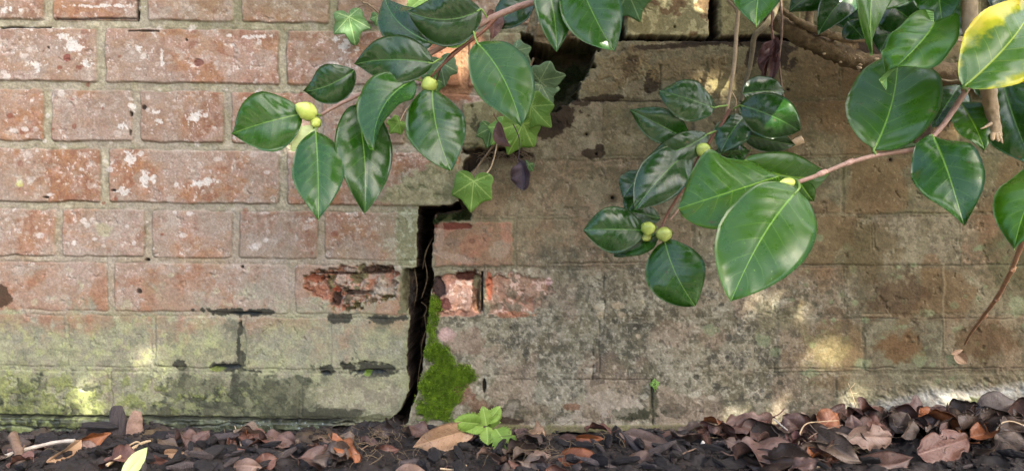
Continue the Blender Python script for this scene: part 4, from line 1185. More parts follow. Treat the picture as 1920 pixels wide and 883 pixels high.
Lr((1806, 164), (1935, 8), 150, YR - .03, YR - .02, 'leaf_var', roll=8, arch=.05, bend=.05, cup=.28, a=.98, qt=.7, qb=.55, pet=(1812, 172, YR), label="green leaf yellowing at its edges")
Lr((1748, 254), (1808, 424), 116, YR - .01, YR - .025, 'leaf', roll=-4, arch=.03, bend=.02, cup=.26, wave=.10, a=.85, qt=.95, pet=(1736, 268, YR), label="pointed leaf hanging below the stem bend")
Lr((1990, 300), (1902, 468), 110, YR - .04, YR - .05, 'leaf_bright', roll=20, arch=.03, bend=.04, label="leaf cut off by the right edge of the photo")
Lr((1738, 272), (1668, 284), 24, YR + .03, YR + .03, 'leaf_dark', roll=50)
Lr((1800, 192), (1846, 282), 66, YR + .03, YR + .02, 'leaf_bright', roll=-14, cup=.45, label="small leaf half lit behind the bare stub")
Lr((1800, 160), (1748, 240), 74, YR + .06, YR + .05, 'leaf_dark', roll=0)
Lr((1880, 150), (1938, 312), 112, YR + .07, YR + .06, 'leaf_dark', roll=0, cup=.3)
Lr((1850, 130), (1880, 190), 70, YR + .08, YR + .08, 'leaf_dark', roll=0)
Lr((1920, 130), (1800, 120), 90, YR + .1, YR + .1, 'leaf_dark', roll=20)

# ------------------------------------------------------------------ camellia, top right cluster
YT = -.26
ct = empty("camellia_branch", P(1690, -40, YT), "shaded camellia branch in the top right corner, crowded with overlapping leaves", "branch", "camellia branches hanging in front of the wall")
stem(ct, [(1640, -420, YT + .1), (1660, -200, YT + .06), (1690, -60, YT + .03), (1712, -10, YT + .02), (1725, 16, YT + .01), (1744, 42, YT)], [.0034, .003, .0026, .002, .0018, .0015], 'stem_brown', seed=20)
stem(ct, [(1772, 62, YT), (1790, 74, YT + .01), (1815, 82, YT + .02)], [.0012, .0011, .001], 'stem_pink', name="side_twig", seed=21)
stem(ct, [(1740, 142, YT + .08), (1775, 152, YT + .08), (1800, 150, YT + .08)], [.0012, .0011, .001], 'stem_grey', name="side_twig", seed=22)
Lt = lambda *a, **k: leaf(ct, *a, **k)
Lt((1450, -80), (1418, 50), 96, YT - .06, YT - .08, 'leaf_bright', roll=12, cup=.25, bend=.06, label="bright leaf tip hanging in from the top edge")
Lt((1560, -70), (1420, -6), 96, YT - .05, YT - .06, 'leaf_bright', roll=-14, bend=.05)
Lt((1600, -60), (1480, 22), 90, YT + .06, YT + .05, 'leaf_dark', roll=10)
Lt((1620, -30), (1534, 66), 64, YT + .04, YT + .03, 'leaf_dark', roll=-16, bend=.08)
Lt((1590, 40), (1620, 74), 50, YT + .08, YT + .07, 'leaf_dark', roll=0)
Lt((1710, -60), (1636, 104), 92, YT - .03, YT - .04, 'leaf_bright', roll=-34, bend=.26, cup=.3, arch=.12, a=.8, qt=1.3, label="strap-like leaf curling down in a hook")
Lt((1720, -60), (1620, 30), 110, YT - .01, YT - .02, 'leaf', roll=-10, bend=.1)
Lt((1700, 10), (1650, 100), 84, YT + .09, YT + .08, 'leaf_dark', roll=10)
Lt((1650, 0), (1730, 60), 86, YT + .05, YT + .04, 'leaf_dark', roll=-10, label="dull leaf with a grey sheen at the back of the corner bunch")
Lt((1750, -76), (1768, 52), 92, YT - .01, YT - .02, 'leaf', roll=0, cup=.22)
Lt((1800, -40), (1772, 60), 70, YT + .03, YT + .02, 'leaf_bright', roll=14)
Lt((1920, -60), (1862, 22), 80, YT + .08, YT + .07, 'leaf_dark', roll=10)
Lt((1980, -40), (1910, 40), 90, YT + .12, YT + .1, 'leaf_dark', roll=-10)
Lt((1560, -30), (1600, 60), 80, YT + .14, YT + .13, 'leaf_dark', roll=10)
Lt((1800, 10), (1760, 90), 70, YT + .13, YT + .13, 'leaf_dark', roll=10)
# more of the bush beyond the frame, above and to the right
for i in range(46):
    px = random.uniform(1250, 2350); py = random.uniform(-420, -110) if px < 1980 else random.uniform(-400, 480)
    if px >= 1980: px = random.uniform(2040, 2500)
    Y = random.uniform(-.34, -.08)
    ang = random.uniform(.2, 2.6); Lp = random.uniform(120, 190)
    leaf(ct if px < 1900 else cr, (px, py), (px + Lp * math.cos(ang), py + Lp * math.sin(ang)), random.uniform(80, 110), Y, Y - random.uniform(-.03, .03),
         random.choice(['leaf', 'leaf_dark', 'leaf_blue']), roll=random.uniform(-30, 30), NL=20, NS=4)

# ------------------------------------------------------------------ woody stems at the back
def single(name, parts, label, cat, group=None, mat=None, origin=None):
    mb = MB()
    for v, f in parts: mb.add(v, f)
    return tag(mb.build(name, M[mat], None, origin=origin), label, cat, group)

ow = empty("old_stem", P(1700, 130, -.02), "thick gnarled old stem clinging to the wall below the top right corner", "stem")
stem(ow, [(1418, 22, -.03), (1450, 38, -.035), (1500, 66, -.035), (1550, 92, -.03), (1600, 112, -.025), (1650, 122, -.02), (1720, 132, -.015), (1850, 150, -.01), (2050, 190, -.01)],
     [.005, .008, .012, .012, .011, .012, .013, .014, .015], 'wood_old', name="trunk", rough=.20, nseg=16, seed=31)
stem(ow, [(1462, 16, -.05), (1490, 36, -.05), (1530, 56, -.048), (1570, 70, -.045), (1606, 74, -.04), (1640, 70, -.03)], [.003, .004, .005, .005, .005, .004], 'wood_old', name="side_root", rough=.25, nseg=12, seed=32)
mbw = MB()
for i in range(60):
    px = random.uniform(1470, 1740); py = np.interp(px, [1440, 1500, 1600, 1740], [40, 66, 112, 134]) + random.uniform(-16, 16)
    c = np.array(P(px, py, -.040 + random.uniform(0, .008))); rr = random.uniform(.0008, .0026)
    v, f = tube([c - [rr * 1.2, 0, 0], c, c + [rr * 1.2, 0, 0]], [rr * .5, rr, rr * .5], 6, i, .3, 2); mbw.add(v, f)
mbw.build("bark_knobs", M['stem_beige'], ow)
ub = empty("upright_stem", P(1815, -60, -.20), "straight beige stem entering from the top edge left of the yellowing leaf", "stem")
stem(ub, [(1806, -420, -.24), (1812, -150, -.27), (1817, -30, -.29), (1819, 40, -.29), (1828, 110, -.30), (1850, 150, -.31)], [.0082, .0078, .0072, .0068, .0064, .006], 'stem_beige', name="shaft", rough=.06, nseg=14, seed=33)
sb = empty("cut_stub", P(1858, 170, -.33), "pale snapped-off stub hanging below the yellowing leaf", "stem")
stem(sb, [(1850, 120, -.33), (1854, 170, -.33), (1860, 215, -.33), (1866, 258, -.33)], [.0062, .0058, .0052, .0050], 'stem_beige', name="shaft", rough=.24, nseg=16, seed=34)
for k, (dx, dy) in enumerate(((7, 6), (-5, 3), (14, 9))):
    stem(sb, [(1864 + dx * .4, 250, -.335), (1865 + dx * .8, 262, -.335), (1866 + dx, 260 + dy, -.335)], [.0026, .0016, .0003], 'straw', name="splinter", seed=40 + k, nseg=6)
stem(sb, [(1858, 232, -.335), (1848, 238, -.341), (1838, 242, -.345)], [.0016, .0012, .0003], 'stem_beige', name="spur", seed=45, nseg=6)
g1 = empty("bare_stem", P(1440, -10, -.06), "grey-olive bare stem curving down beside the hanging withered flower", "stem")
stem(g1, [(1530, -200, -.04), (1480, -60, -.05), (1455, 10, -.055), (1448, 30, -.058), (1432, 52, -.06), (1415, 68, -.06), (1411, 95, -.055), (1405, 130, -.05), (1398, 155, -.05), (1390, 192, -.05)], [.005, .0048, .0044, .004, .0038, .0034, .003, .0028, .0026, .0028], 'stem_grey', name="shaft", seed=50)
g2 = empty("bare_stem", P(1466, 10, -.07), "thin pinkish bare stem hanging straight down right of the withered flower", "stem")
stem(g2, [(1455, -120, -.06), (1464, 0, -.07), (1466, 60, -.07), (1461, 110, -.07), (1464, 150, -.07), (1470, 185, -.07), (1476, 207, -.07)], [.0016, .0015, .0014, .0013, .0013, .0012, .0014], 'twig', name="shaft", seed=51)
g3 = empty("bare_stem", P(1590, -20, -.03), "dark upright bare stem against the wall behind the top right leaves", "stem")
stem(g3, [(1515, -300, -.03), (1516, -60, -.03), (1518, 0, -.03), (1517, 50, -.03)], [.006, .0055, .005, .005], 'wood_old', name="shaft", seed=52)
c1 = single("wood_chip", [tube([P(1482, 272, -.10), P(1492, 267, -.10), P(1504, 262, -.10)], [.004, .0048, .0052], 6, 3, .15)], "cream cut twig end poking out right of the hanging bunch", "chip", None, 'straw')

# leaning twig against the right wall
lt = empty("leaning_twig", P(1808, 655, -.01), "slim brown twig slanting down across the right wall below the cut-off leaf", "twig")
stem(lt, [(1985, 330, -.26), (1930, 430, -.22), (1912, 468, -.20), (1893, 515, -.17), (1868, 560, -.13), (1842, 595, -.09), (1820, 625, -.05), (1809, 645, -.02)], [.0026, .0026, .0024, .0023, .0023, .0020, .0017, .0014], 'twig_tan', name="shaft", seed=60, rough=.14)
for i_, (kx, ky, y_) in enumerate(((1898, 505, -.18), (1868, 560, -.13), (1845, 592, -.09))):
    v, f = tube([P(kx - 3, ky + 5, y_), P(kx + 1, ky, y_), P(kx + 4, ky - 6, y_)], [.0022, .0032, .0022], 8, 60 + i_, .15)
    mesh_obj("knot", v, f, M['twig_tan'], lt)

# ------------------------------------------------------------------ withered hanging things
wf = empty("withered_flower", P(1447, 60, -.08), "withered maroon flower hanging head down by a thin stalk above the middle bunch", "dead flower")
stem(wf, [(1448, 20, -.08), (1447, 50, -.08), (1450, 78, -.08)], [.0010, .0012, .0022], 'stem_brown', name="stalk", seed=70)
for (b0, t0, w, ro) in (((1450, 74), (1428, 168), 20, 40), ((1452, 76), (1444, 166), 16, -30), ((1452, 72), (1452, 128), 24, 10), ((1446, 84), (1424, 122), 22, 0), ((1454, 80), (1462, 124), 16, 30), ((1440, 104), (1428, 172), 9, 10)):
    leaf(wf, b0, t0, w, -.082, -.086, M['maroon'], roll=ro, name="petal", back=M['maroon'], cup=.9, wave=.35, twist=1.2, arch=.05, NL=24, NS=4, serr=.06)
def hung(label, b0, t0, w, Y, mat, stalk, **kw):
    e = empty("withered_leaf", P(*b0, Y), label, "dead leaf")
    leaf(e, b0, t0, w, Y, Y - .008, mat, name="blade", back=mat, NL=30, NS=6, **kw)
    v, f = tube([P(*p) for p in stalk], [.0008, .0007, .0007], 6, 3, .1)
    mesh_obj("stalk", v, f, M['plum'] if mat is M['plum'] else M['stem_brown'], e)
    return e
hung("dark plum withered leaf dangling on a thread below the ivy", (972, 300), (982, 357), 42, -.045, M['plum'], [(962, 232, -.05), (974, 262, -.046), (972, 302, -.045)], roll=25, cup=.9, twist=.8, wave=.2, a=1.4, qt=.6, bend=-.12)
hung("narrow reddish folded dead leaf hanging below the central oval leaf", (934, 228), (957, 276), 26, -.13, DEAD['reddish'], [(926, 214, -.13), (930, 222, -.13), (936, 230, -.13)], roll=40, cup=1.1, a=1.1, twist=.4)
hung("folded dead brown leaf with a dark stalk hanging at the top beside the branch", (926, 22), (924, 74), 34, -.14, DEAD['reddish'], [(921, 86, -.145), (920, 60, -.142), (922, 18, -.14)], roll=-20, cup=.8, a=.7, wave=.1)

# ------------------------------------------------------------------ ivy
def ivy_leaf(parent, c, direction, size, Y, mat='ivy', roll=0., pitch=0., label=None, seed=0, lobes=1.0, name="leaf"):
    """c = petiole joint px, direction = screen angle of the main lobe (deg, 0 right, 90 down), size px from joint to tip"""
    keys = [(0, 1.0), (9, .86), (20, .72), (27, .66), (36, .70), (48, .80), (54, .80), (64, .69), (76, .58), (84, .56), (96, .57), (108, .58), (124, .52), (150, .34), (172, .16), (180, .04)]
    r = np.random.default_rng(seed + 77)
    angs = []; rad = []
    for sgn in (1, -1):
        ks = keys if sgn == 1 else keys[1:-1][::-1]
        for a_, d_ in ks:
            dd = d_ if a_ in (0,) else .62 + (d_ - .62) * lobes if a_ < 100 else d_
            angs.append(a_ * sgn); rad.append(dd * (1 + r.uniform(-.05, .05)))
    K2 = []
    n = len(angs)
    pts = [np.array([math.cos(R(a_)), math.sin(R(a_))]) * d_ for a_, d_ in zip(angs, rad)]
    out = []
    for i in range(n):
        for j in range(4): out.append(pts[i] * (1 - j / 4) + pts[(i + 1) % n] * (j / 4))
    out = np.array(out)
    for _ in range(5): out = out * .5 + (np.roll(out, 1, 0) + np.roll(out, -1, 0)) * .25; no = len(out); NRg = 9
    C0 = np.array(P(*c, Y)); sc3 = size * 1.13 * K * (1 + Y)
    d = np.array([math.cos(R(direction)), 0, -math.sin(R(direction))])
    nn = unit(CAM - C0); nn = unit(nn - d * nn.dot(d)); sd = np.cross(d, nn)
    q = Matrix.Rotation(R(roll), 3, Vector(d)) @ Matrix.Rotation(R(pitch), 3, Vector(sd))
    d = np.array(q @ Vector(d)); nn = np.array(q @ Vector(nn)); sd = np.array(q @ Vector(sd))
    vang = [0, 52, -52, 118, -118]
    vs = [C0]; at_ = [(0, 0, 0, 1)]
    for k in range(1, NRg + 1):
        fr = k / NRg
        for o_ in out:
            p = o_ * fr
            x, y = p
            ds = 9
            for va in vang:
                e = np.array([math.cos(R(va)), math.sin(R(va))]); al = p.dot(e)
                if al > 0:
                    off = abs(p[0] * e[1] - p[1] * e[0]); ds = min(ds, off * (1 + al * .6), (abs(((al - off * .8) * 5.2) % 1.0 - .5) * .16 + .009) if off < .3 * al + .04 and off > .01 else 9)
            z = -.10 * (x * x + y * y) + .02 * math.sin(x * 9 + seed) + .03 * math.sin(y * 7 + seed * 2) + .014 * min(1, ds * 6)
            vs.append(C0 + (d * x + sd * y + nn * z) * sc3)
            at_.append((.3, .5, min(1, ds * .034 * 20 * 1.0 * .03 / .03), 1))
    f = [(0, 1 + i, 1 + (i + 1) % no) for i in range(no)]
    for k in range(NRg - 1):
        a0 = 1 + k * no; b0 = a0 + no
        for i in range(no):
            j = (i + 1) % no
            f.append((a0 + i, b0 + i, b0 + j, a0 + j))
    f = [t[::-1] for t in f]
    vs = np.array(vs); nv = len(vs)
    allv = np.concatenate([vs, vs - nn * .0003])
    fb = [tuple(i + nv for i in t[::-1]) for t in f]
    a0 = 1 + (NRg - 1) * no
    rim = [(a0 + i, a0 + (i + 1) % no, a0 + (i + 1) % no + nv, a0 + i + nv) for i in range(no)]
    o = mesh_obj(name, allv, f + fb + rim, [M[mat], M['leaf_back']], parent, {"lt": np.array(at_ + at_)}, [0] * len(f) + [1] * len(fb) + [0] * len(rim))
    if label: o["label"] = label
    return o

iv = empty("ivy", P(1000, 150, -.01), "ivy sprays with lobed leaves growing out of the hole in the middle of the wall", "ivy", "ivy growing on the wall")
stem(iv, [(1000, 110, .01), (985, 150, -.006), (975, 200, -.012), (960, 240, -.015), (930, 268, -.012), (905, 300, -.008), (884, 330, -.015)], [.0016, .0015, .0014, .0013, .0013, .0012, .001], 'root', seed=80, rough=.15)
stem(iv, [(932, 268, -.012), (928, 290, -.014), (918, 318, -.012), (895, 342, -.02)], [.0010, .0010, .0009, .0008], 'straw', name="tendril", seed=81)
stem(iv, [(770, 178, -.008), (778, 190, -.012), (762, 205, -.010), (748, 232, -.016)], [.0008, .0008, .0007, .0006], 'straw', name="tendril", seed=82)
stem(iv, [(768, 160, -.006), (775, 178, -.012), (780, 195, -.006)], [.0016, .0012, .0008], 'root', name="tendril", seed=83)
stem(iv, [(1200, -80, -.03), (1185, -30, -.03), (1178, -10, -.03)], [.0016, .0012, .001], 'root', name="tendril", seed=84)
ivy_leaf(iv, (966, 96), 40, 34, -.01, 'ivy_grey', seed=1)
ivy_leaf(iv, (1012, 152), -10, 46, -.03, 'ivy_grey', roll=10, seed=2, label="broad grey-green ivy leaf beside the hole")
ivy_leaf(iv, (1015, 160), 60, 40, -.028, 'ivy_grey', roll=-20, seed=9)
ivy_leaf(iv, (996, 200), 48, 50, -.03, 'ivy_lime', roll=14, seed=3, label="lit yellow-green ivy leaf below the grey one")
ivy_leaf(iv, (980, 232), 110, 62, -.026, 'ivy_lime', roll=-24, pitch=-10, seed=4, lobes=.8)
ivy_leaf(iv, (948, 238), 130, 40, -.022, 'ivy_lime', roll=20, seed=10)
ivy_leaf(iv, (920, 240), 100, 34, -.014, 'ivy', roll=0, seed=5)
ivy_leaf(iv, (888, 340), 96, 56, -.025, 'ivy_lime', roll=6, seed=6, lobes=.85, label="heart-shaped ivy leaf hanging over the top of the crack")
ivy_leaf(iv, (992, 308), 110, 17, -.012, 'ivy', seed=7)
ivy_leaf(iv, (748, 230), 130, 26, -.018, 'ivy_lime', roll=-14, seed=8, label="small lime ivy leaf on the brick between two camellia leaves")
ivy_leaf(iv, (826, 118), 80, 44, -.02, 'ivy_grey', roll=10, seed=11, lobes=.7)
ivy_leaf(iv, (818, 150), 140, 30, -.02, 'ivy', roll=-10, seed=12)
ivy_leaf(iv, (1178, -14), 68, 58, -.03, 'ivy', roll=8, seed=13, lobes=.6, label="nibbled ivy leaf hanging over the pale top brick")
iv2 = empty("ivy", P(655, -30, -.01), "ivy twig at the top edge with one star-shaped leaf over a red brick", "ivy", "ivy growing on the wall")
stem(iv2, [(668, -60, -.006), (678, 0, -.008), (690, 8, -.010), (705, 20, -.012), (715, 30, -.01)], [.0016, .0014, .0013, .0011, .0009], 'root', seed=85)
stem(iv2, [(690, 8, -.010), (672, 14, -.014), (655, 28, -.018)], [.0008, .0007, .0006], 'root', name="tendril", seed=86)
ivy_leaf(iv2, (654, 32), 76, 46, -.022, 'ivy', roll=-8, seed=21, lobes=1.35, label="dark star-shaped ivy leaf")
ivy_leaf(iv2, (708, 30), 100, 18, -.014, 'ivy', seed=22)
wd = empty("wall_weed", P(1228, 735, -.001), "tiny green weed rooted in a joint low on the right part of the wall", "weed")
for k, (x_, y_, dr) in enumerate(((1227, 716, -90), (1224, 720, 200), (1231, 719, -30), (1228, 724, 60))):
    ivy_leaf(wd, (x_, y_), dr, 7, -.006 - k * .001, 'ivy_lime', seed=30 + k, lobes=.2)
stem(wd, [(1228, 735, .0), (1227, 728, -.004), (1227, 719, -.006)], [.0006, .0005, .0004], 'stem_green', seed=87)

# roots in the ledge and the crack
mbr = MB()
for i in range(150):
    px = random.uniform(905, 1000); py = random.uniform(284, 300)
    pts = [np.array(P(px, py, -.002 + random.uniform(-.008, .002)))]
    dr = np.array([random.uniform(-1, 1), random.uniform(-.6, .2), random.uniform(-1, .3)])
    for k in range(4):
        dr = dr + np.array([random.uniform(-.7, .7), random.uniform(-.4, .4), random.uniform(-.7, .5)])
        pts.append(pts[-1] + unit(dr) * random.uniform(.002, .005))
    v, f = tube(pts, [.00035, .0002], 4, i, .05, 3); mbr.add(v, f)
tag(mbr.build("root_mat", M['root'], None), "matted pale fibrous roots on the broken ledge under the ivy", "roots", None, "stuff")
mbr = MB()
for i, pts in enumerate(([(806, 456), (796, 480), (801, 520), (790, 560)], [(790, 566), (800, 576), (796, 590), (788, 596)], [(812, 445), (800, 470), (792, 505)], [(776, 498), (782, 540), (776, 575)],
                         [(802, 610), (790, 650), (794, 690)], [(796, 590), (800, 640), (788, 680), (782, 730)])):
    v, f = tube([P(a_, b_, .012 + .008 * math.sin(k * 2 + i)) for k, (a_, b_) in enumerate(pts)], [.0007, .0004], 5, i, .1, 6); mbr.add(v, f)
tag(mbr.build("crack_roots", M['wood_old'], None), "thin brown roots strung down inside the open crack", "roots", None, "stuff")
for i, (pts, lab) in enumerate((([(1590, 718, -.004), (1602, 752, -.006), (1606, 768, -.008)], "bent straw bit stuck to the lower right wall"),
                               ([(1138, 768, -.004), (1146, 785, -.01), (1143, 815, -.03), (1139, 852, -.08)], "thin dead stalk rising from the litter against the wall"))):
    single("straw_bit", [tube([P(*p) for p in pts], [.0006, .0005], 5, i, .1)] + ([tube([P(1590, 733, -.005), P(1603, 718, -.006)], [.0005, .0004], 4, 3, .1), tube([P(1594, 736, -.005), P(1607, 737, -.006)], [.0005, .0004], 4, 3, .1)] if i == 0 else []), lab, "straw", None, 'straw' if i == 0 else 'twig')
cc = empty("seed_scale", P(1801, 668, -.006), "peeling cream scale stuck on the wall at the foot of the slanting twig", "bract")
leaf(cc, (1790, 660), (1814, 682), 22, -.006, -.008, DEAD['tan'], name="blade", back=DEAD['tan'], cup=.6, NL=16, NS=4)
leaf(cc, (1784, 664), (1806, 655), 8, -.010, -.012, DEAD['tan'], name="blade", back=DEAD['tan'], cup=.6, NL=12, NS=3)

# ------------------------------------------------------------------ moss
def moss(name, poly, n, lab, matn, hgt, thin=16):
    mb_v = []; mb_f = []
    pl = np.array(poly, np.float32)
    x0, y0 = pl.min(0); x1, y1 = pl.max(0)
    cnt = 0
    rr = np.random.default_rng(n)
    while cnt < n:
        xs = rr.uniform(x0 - 8, x1 + 8, 4000).astype(np.float32); ys = rr.uniform(y0 - 8, y1 + 8, 4000).astype(np.float32)
        ns = fbm(xs, ys, 22, 91, 3)
        d = poly_sdf(xs, ys, poly) + (ns - .5) * (34 if thin > 6 else 12)
        for px, py, dd, nn_ in zip(xs, ys, d, ns):
            if dd > 0 or cnt >= n or rr.random() > (-dd / thin) ** 1.2 + .06: continue
            y_ = wall_depth(px, py)
            if y_ > .055: continue
            thick = hgt * min(1, -dd / 14 + .15)
            base = np.array([(px - 960) * K, y_ + .001 - thick * rr.uniform(.2, 1.0), H + (441.5 - py) * K])
            dr = unit(np.array([rr.normal(0, .5), -1, rr.normal(.15, .5)])); ln = hgt * rr.uniform(.4, 1.0)
            sd = unit(np.cross(dr, [rr.normal(), rr.normal(), rr.normal()])) * rr.uniform(.0003, .0007)
            b_ = len(mb_v)
            mb_v += [base - sd, base + sd, base + dr * ln * .6 + sd * .7, base + dr * ln, base + dr * ln * .6 - sd * .7]
            mb_f.append((b_, b_ + 1, b_ + 2, b_ + 3, b_ + 4)); cnt += 1
    o = mesh_obj(name, np.array(mb_v), mb_f, M[matn], None, smooth=False)
    return tag(o, lab, "moss", None, "stuff")
moss("moss", [(806, 575), (812, 560), (818, 585), (818, 612), (826, 636), (850, 642), (862, 672), (892, 680), (888, 716), (868, 742), (858, 776), (838, 792), (800, 786), (776, 784), (786, 740), (794, 690), (802, 640)], 24000,
     "bright green moss cushion on the brick edge right of the open crack", 'moss', .0034)
moss("moss", [(797, 640), (803, 606), (807, 570), (812, 552), (824, 560), (826, 590), (822, 622), (832, 650), (812, 668), (794, 672)], 4200,
     "thin mossy streak climbing the crack edge above the bright cushion", 'moss', .0030, thin=5)
moss("moss", [(818, 398), (845, 394), (880, 388), (882, 408), (820, 412)], 2600, "dark moss on the small shelf under the overhanging corner", 'moss_dark', .0028)
moss("moss", [(1030, 108), (1060, 96), (1096, 104), (1100, 128), (1084, 160), (1060, 180), (1034, 168)], 3500, "dim moss lining the hole where bricks dropped out", 'moss_dark', .003)

# ------------------------------------------------------------------ seedling
sd_ = empty("seedling", P(913, 836, -.06), "young plant with pale green toothed leaves growing out of the litter right of the moss", "plant")
YS = -.062
stem(sd_, [(914, 838, YS), (914, 822, YS), (911, 806, YS), (912, 796, YS - .002)], [.0010, .0010, .0009, .0008], 'stem_green', seed=90)
stem(sd_, [(914, 818, YS), (922, 810, YS - .004), (930, 804, YS - .01)], [.0008, .0007, .0007], 'stem_green', name="side_twig", seed=91)
for (b_, t_, w, y0, y1, ro, lab) in (((906, 794), (851, 788), 38, YS, YS - .03, -18, "broad left-hand leaf"), ((912, 797), (905, 761), 26, YS - .004, YS - .006, 15, None), ((914, 794), (938, 762), 26, YS, YS + .02, -20, None),
                                     ((918, 788), (938, 790), 26, YS, YS + .02, 30, None), ((906, 800), (868, 808), 22, YS - .004, YS - .02, 30, None), ((904, 801), (884, 812), 16, YS - .006, YS - .02, 10, None),
                                     ((913, 800), (915, 834), 30, YS - .006, YS - .02, 0, "small leaf hanging at the front"), ((930, 804), (966, 856), 46, YS - .012, YS - .035, 0, "largest leaf, low on the right")):
    leaf(sd_, b_, t_, w, y0, y1, 'seedling', roll=ro, label=lab, cup=.25, wave=.10, serr=.16, teeth=11, NL=78, NS=7, a=.84, qb=.5, qt=.75, arch=.05)

# ------------------------------------------------------------------ things lying on the soil
def Yg(py): return 368.6 / (py - 441.5) - 1      # depth where this pixel row meets flat soil

HEROES = [(912, 800, -.06, 62), (237, 812, -.03, 62)]
def dead(label, b_, t_, w, y0, y1, colour, roll=0., group="dead leaves littering the soil", **kw):
    e_kw = dict(cup=.35, wave=.14, arch=.05, NL=34, NS=7, serr=.015, a=.9, thick=.0003); e_kw.update(kw)
    m_ = DEAD[colour] if colour in DEAD else M[colour]
    HEROES.append(((b_[0] + t_[0]) / 2, (b_[1] + t_[1]) / 2, (y0 + y1) / 2, abs(b_[0] - t_[0]) / 2 + 26))
    o = leaf(None, b_, t_, w, y0, y1, m_, roll=roll, name="fallen_leaf", back=m_, **e_kw)
    return tag(o, label, "dead leaf", group)

dead("large glossy tan dead leaf propped beside the green seedling", (886, 806), (774, 838), 50, -.075, -.085, 'tan', -18, cup=.35, recurve=.1, arch=.12, wave=.12, a=.8, bend=.06)
dead("pale lime-green fallen leaf standing on edge at the bottom left", (228, 896), (276, 838), 30, -.20, -.17, 'leaf_pale', 20, cup=.15, wave=.03)
dead("glossy copper dead leaf lying flat in front at the bottom centre", (1048, 852), (1128, 872), 46, -.12, -.15, 'copper', 10, cup=.2, a=1.2, qb=.4, qt=.5)
dead("bright orange curled dead leaf against a grey one below the wall", (1078, 820), (1132, 822), 20, -.05, -.055, 'copper', 25, cup=.7)
dead("smooth grey-brown dead leaf lying behind the orange curled one", (1048, 820), (1092, 828), 22, -.035, -.05, 'purple-brown', 10, cup=.1)
dead("long wavy pinkish-brown dead leaf twisted along its length", (1162, 812), (1284, 850), 36, -.06, -.11, 'pinkish', -10, twist=1.6, wave=.25, cup=.4)
dead("pinkish crumpled dead leaf tilted up in front of the wavy one", (1180, 862), (1240, 872), 42, -.12, -.15, 'pinkish', 15, wave=.3, cup=.2)
dead("big brown dead leaf leaning on the wall at the far right", (1838, 790), (1912, 752), 66, -.075, -.07, 'dark', -16, cup=.55, arch=.12, a=.8, wave=.06)
dead("brown dead leaf lying below the one leaning at the far right", (1838, 800), (1935, 792), 44, -.10, -.12, 'dark', 20, cup=.4, arch=.1)
dead("grey-brown oval dead leaf with a pale stalk at the far right front", (1868, 812), (1925, 856), 52, -.135, -.15, 'grey-brown', 10, cup=.2)
dead("ragged pinkish-brown dead leaf with a curled corner right of the withered flowers", (1588, 818), (1672, 820), 50, -.11, -.10, 'pinkish', 5, ragged=.35, wave=.25, a=1.1, qb=.4, qt=.5)
dead("large purple-brown dead leaf rolled round at its left end", (1600, 862), (1712, 856), 56, -.16, -.15, 'purple-brown', 14, cup=.5, bend=.1, wave=.12)
dead("broad reddish dead leaf with pinholes, tilted up on the right", (1722, 852), (1815, 822), 62, -.14, -.12, 'reddish', 4, ragged=.3, qb=.4, qt=.5, wave=.12)
dead("small upright purple-brown dead leaf poking up near the wall on the right", (1604, 812), (1596, 776), 30, -.08, -.075, 'purple-brown', 10)
dead("curled-over dark dead leaf standing against the white-stained wall", (1682, 812), (1702, 772), 34, -.075, -.07, 'dark', -30, cup=.8, twist=.8)
dead("thin beige-edged dead leaf folded upright beside the dark curled one", (1690, 818), (1712, 784), 22, -.09, -.085, 'grey-brown', 50, cup=1.0)
dead("orange-brown leaf tip peeping above the litter on the right", (1540, 802), (1572, 774), 50, -.07, -.06, 'copper', 0, cup=.3, arch=.06)
dead("purple-brown leaf bent over beside the orange-brown tip", (1500, 806), (1468, 778), 48, -.075, -.07, 'purple-brown', 0, cup=.4, arch=.1)
dead("tan dead leaf folded lengthwise at the left", (88, 866), (152, 824), 26, -.14, -.09, 'tan', 35, cup=.9)
dead("rust-coloured curled dead leaf touching the upright bark chip", (150, 824), (208, 812), 22, -.075, -.06, 'copper', 30, cup=.8, wave=.3)
dead("pinkish-grey dead leaf below the rust-coloured curl", (152, 830), (182, 852), 26, -.09, -.1, 'pinkish', 0)
dead("crumpled reddish dead leaf left of the seedling's big tan leaf", (690, 846), (748, 842), 24, -.10, -.09, 'reddish', 10, wave=.5, ragged=.3)
dead("grey ragged dead leaf scrap standing under the ledge", (552, 846), (560, 820), 18, -.08, -.075, 'grey-brown', 20, ragged=.5, wave=.4)
dead("round-lobed pinkish dead leaf at the bottom edge left of centre", (480, 872), (520, 858), 34, -.16, -.15, 'reddish', 0, wave=.3, arch=.15)
dead("reddish-pink dome of dead leaf at the bottom, left of the middle", (440, 874), (492, 876), 30, -.165, -.17, 'pinkish', -10, arch=.2)
dead("pinkish dead leaf peeping over the bottom edge below the crack", (740, 886), (800, 884), 34, -.19, -.19, 'pinkish', 0, arch=.1)
dead("pale beige curled dead leaf right of the upright chip", (300, 850), (348, 848), 20, -.10, -.1, 'tan', 20, cup=.5)
dead("torn grey leaf with white spots beside the beige curl", (345, 850), (398, 852), 26, -.11, -.12, 'grey-brown', 0, ragged=.3)
dead("upright split red-brown dead leaf at the foot of the ledge", (428, 848), (432, 812), 18, -.085, -.075, 'reddish', 30, cup=.9)
dead("brick-red dead leaf lying beside the pale lime one", (262, 862), (318, 866), 26, -.14, -.15, 'reddish', 10, wave=.3)
dead("pale pink lacy dead leaf between straws right of centre", (1358, 824), (1400, 842), 26, -.08, -.09, 'pinkish', 0, ragged=.6, wave=.3)
dead("upright brown dead leaf sliver leaning on the wall foot right of centre", (1322, 806), (1332, 838), 13, -.04, -.07, 'reddish', 20)

